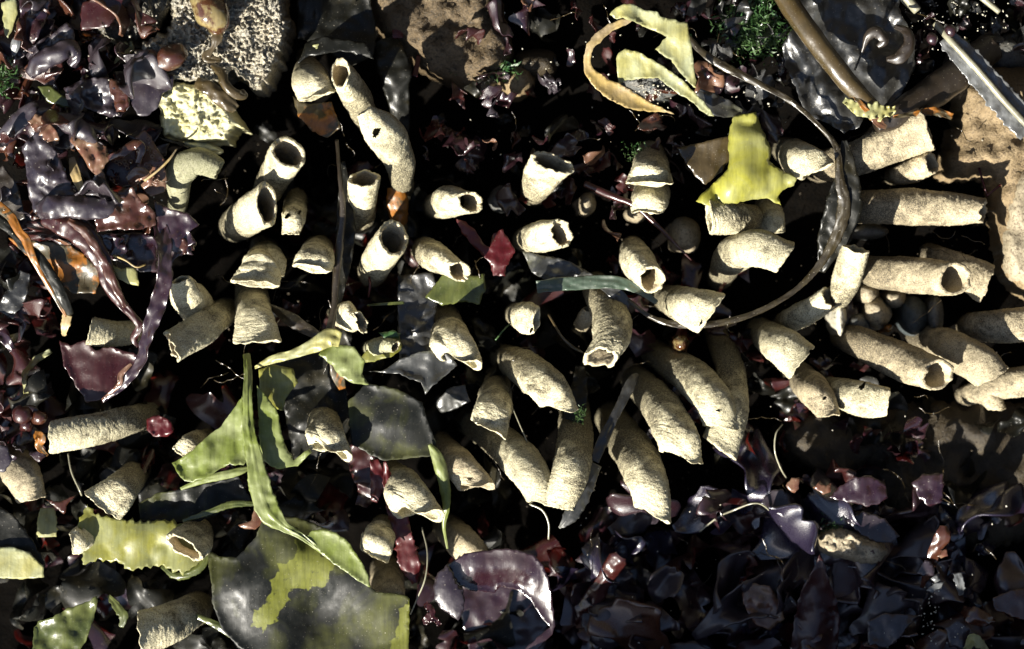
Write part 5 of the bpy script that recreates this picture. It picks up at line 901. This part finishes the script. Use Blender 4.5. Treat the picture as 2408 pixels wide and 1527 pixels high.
sheet('frond', T(3, 2, [(30, 1120), (100, 1080), (220, 1100), (290, 1200), (320, 1320), (220, 1400), (110, 1350), (40, 1220)]), 195, 'pinktan', wob=9, wl=24, label='pinkish ragged frond left of the peaked one', cat=W_)
sheet('frond', T(3, 2, [(880, 1340), (1000, 1280), (1230, 1300), (1150, 1380), (1080, 1480), (1000, 1520), (890, 1510), (880, 1420)]), 225, 'greyviolet', wob=10, wl=50, ctrl=[(2090, 1490, 245)], label='broad slate violet frond at the bottom right', cat=W_)
sheet('frond', T(3, 2, [(1410, 1380), (1500, 1330), (1620, 1420), (1660, 1500), (1560, 1540), (1440, 1510)]), 240, 'greyviolet', wob=9, wl=40, label='oval slate violet frond with a cream edge at the bottom right', cat=W_)
ribbon('frond', T(3, 2, [(1560, 1530, 245, 8), (1600, 1460, 258, 12), (1660, 1500, 258, 8), (1700, 1560, 245, 5)]), 'kelp_cream', serr=.6, wave=3, label='cream ragged strip at the bottom right', cat=W_)
ribbon('frond', T(3, 2, [(1530, 1260, 215, 8), (1580, 1290, 245, 20), (1660, 1320, 248, 18), (1750, 1340, 235, 4)]), 'brown', cup=.5, wave=4, label='wavy tan brown frond near the bottom right corner', cat=W_)
o = ribbon('frond', T(3, 2, [(1250, 1110, 200, 4), (1300, 980, 235, 12), (1340, 860, 268, 14), (1390, 760, 285, 18), (1400, 690, 285, 8)]), 'brown', cup=.3, wave=2, label='upright brown frond with pale side lobes at the lower right', cat=W_)
sheet('lobe', T(3, 2, [(1215, 1020), (1270, 920), (1310, 930), (1340, 980), (1330, 1030), (1260, 1030)]), 262, 'greyviolet', wob=5, parent=o)
sheet('lobe', T(3, 2, [(1350, 900), (1420, 840), (1425, 895), (1380, 910)]), 285, 'pinktan', wob=4, parent=o)
sheet('frond', T(3, 2, [(1280, 1130), (1330, 1080), (1400, 1070), (1380, 1110), (1320, 1145)]), 272, 'flange', wob=4, label='small white shining lobe beside the upright brown frond', cat=W_)
sheet('frond', T(3, 2, [(1310, 1050), (1350, 1020), (1380, 1060), (1340, 1075)]), 275, 'flange', wob=3, label='tiny white lobe above the other white shining one', cat=W_)
ribbon('frond', T(3, 2, [(1490, 1010, 240, 8), (1510, 1090, 245, 10), (1520, 1160, 225, 4)]), 'flange', serr=.6, label='pale knobbly upright scrap right of the brown frond', cat=W_)
sheet('frond', T(3, 2, [(330, 420), (370, 370), (420, 360), (415, 440), (390, 470), (340, 440)]), 235, 'pinktan', wob=5, label='small pale pink lobe at the end of the white thread', cat=W_)
sheet('frond', T(3, 2, [(510, 430), (560, 390), (600, 420), (640, 400), (630, 460), (580, 480)]), 235, 'pinktan', wob=5, label='pale pink double lobe left of the oval purple frond', cat=W_)
ribbon('frond', T(2, 2, [(560, 1330, 120, 20), (680, 1200, 160, 24), (760, 1060, 200, 18), (850, 930, 240, 22), (880, 890, 250, 14)]), 'maroon', cup=.6, label='upright dark frond with a pink tip in the lower right shade', cat=W_)
ribbon('frond', T(2, 2, [(700, 1200, 130, 20), (690, 1350, 150, 28), (780, 1440, 165, 30), (900, 1400, 170, 24), (1040, 1420, 150, 12)]), 'greyviolet', cup=.6, wave=3, label='looping blue grey frond at the bottom edge in shade', cat=W_)
sheet('frond', T(3, 2, [(1730, 1180), (1850, 1130), (1990, 1100), (1990, 1350), (1850, 1300), (1740, 1260)]), 205, 'brown', wob=8, label='broad red brown frond at the lower right edge', cat=W_)
# filler stems between tubes: fine debris and turf
def scatter(name, seed, pts, mat, size, kind, label=None, cat=None, shape='grain'):
    rg = random.Random(seed); vs = []; f = []
    for (x, y, z) in pts:
        c = P(x, y, z); s = rg.uniform(*size) * S; b = len(vs)
        if shape == 'grain':
            q = [Vector((rg.gauss(0, 1), rg.gauss(0, 1), rg.gauss(0, .7))).normalized() * s * rg.uniform(.6, 1.1) for _ in range(2)]
            a1 = q[0]; a2 = q[0].cross(Vector((rg.gauss(0, 1), rg.gauss(0, 1), rg.gauss(0, 1)))).normalized() * s * .8; a3 = a1.cross(a2).normalized() * s * .6
            for d_ in (a1, -a1, a2, -a2, a3, -a3): vs.append(tuple(c + d_))
            f += [(b + i, b + j, b + k) for i in (0, 1) for j in (2, 3) for k in (4, 5)]
        else:
            d_ = Vector((rg.gauss(0, 1), rg.gauss(0, 1), rg.uniform(.1, 1.2))).normalized() * s; w_ = d_.cross(Vector((rg.gauss(0, 1), rg.gauss(0, 1), rg.gauss(0, 1)))).normalized() * s * .10
            m_ = c + d_ * .5 + Vector((rg.gauss(0, 1), rg.gauss(0, 1), rg.gauss(0, 1))) * s * .12
            vs += [tuple(c - w_), tuple(c + w_), tuple(m_ + w_), tuple(m_ - w_), tuple(c + d_)]
            f += [(b, b + 1, b + 2, b + 3), (b + 3, b + 2, b + 4)]
    o = mesh_obj(name, vs, f, M[mat], smooth=False); tag(o, label, cat, kind=kind); return o
rg = random.Random(5)
def blob(n, cx, cy, rx, ry, z0, z1): return [(rg.gauss(cx, rx), rg.gauss(cy, ry), rg.uniform(z0, z1)) for _ in range(n)]
scatter('turf', 1, blob(1500, 1770, 60, 38, 34, 185, 235) + blob(900, 1020, 25, 30, 25, 145, 175) + blob(380, 1150, 165, 28, 9, 160, 185) + blob(200, 5, 180, 12, 22, 290, 320), 'turf', (8, 24), 'stuff', shape='blade')
scatter('turf', 2, blob(200, 1950, 1245, 20, 12, 205, 228) + blob(120, 1500, 360, 14, 12, 200, 230) + blob(90, 1365, 975, 8, 10, 280, 300), 'turf', (5, 12), 'stuff', shape='blade')
dbl = blob(70, 2290, 40, 40, 30, 225, 262) + blob(50, 2170, 60, 60, 40, 225, 262) + blob(60, 1760, 210, 70, 60, 215, 245) + blob(70, 1520, 215, 25, 15, 230, 245) + blob(45, 2190, 1420, 14, 45, 225, 265) + blob(20, 2220, 1470, 30, 12, 225, 262)
dbl += [(rg.uniform(0, 400), rg.uniform(0, 560), rg.uniform(318, 350)) for _ in range(60)] + [(rg.uniform(1100, 2408), rg.uniform(0, 400), rg.uniform(200, 240)) for _ in range(60)]
dbl += [(rg.uniform(1350, 2408), rg.uniform(1180, 1527), rg.uniform(160, 230)) for _ in range(50)] + [(rg.uniform(1150, 2408), rg.uniform(500, 1050), rg.uniform(120, 210)) for _ in range(15)]
scatter('shell_grit', 3, dbl, 'grit', (1.0, 3.6), 'stuff')

def fibres(name, seed, areas, mats):
    """hair-thin weed threads and root hairs lying about, nobody could count them"""
    rg = random.Random(seed); V = []; F = []
    for n, (x0, x1, y0, y1), zr, ln in areas:
        for _ in range(n):
            x, y, z = rg.uniform(x0, x1), rg.uniform(y0, y1), rg.uniform(*zr); a = rg.uniform(0, 6.28); l = rg.uniform(*ln); pts = []
            for k in range(9):
                pts.append((x, y, z)); a += rg.gauss(0, .35); x += l / 8 * math.cos(a); y += l / 8 * math.sin(a); z += rg.gauss(0, 4)
            w_ = rg.uniform(.6, 1.5); b = len(V)
            for q in pts:
                for j in range(3): V.append(tuple(P(q[0] + w_ * math.cos(j * 2.09), q[1] + w_ * math.sin(j * 2.09), q[2] + w_ * (j == 1))))
            F += [(b + 3 * k + j, b + 3 * k + (j + 1) % 3, b + 3 * k + 3 + (j + 1) % 3, b + 3 * k + 3 + j) for k in range(8) for j in range(3)]
    o = mesh_obj(name, V, F, M[mats]); tag(o, kind='stuff')
fibres('weed_threads', 4, [(40, (500, 1300, 250, 1250), (120, 260), (40, 120)), (30, (1300, 2380, 450, 1000), (130, 240), (30, 90)), (30, (1350, 2400, 1100, 1500), (120, 220), (40, 120)), (24, (0, 500, 0, 700), (300, 350), (20, 70)), (20, (1000, 2300, 20, 350), (200, 260), (30, 100))], 'stipe')
dbl2 = [(rg.uniform(520, 2380), rg.uniform(300, 1250), rg.uniform(-20, 120)) for _ in range(1200)]
scatter('sand_crumbs', 8, dbl2, 'rock_dark', (1.5, 5), 'stuff')
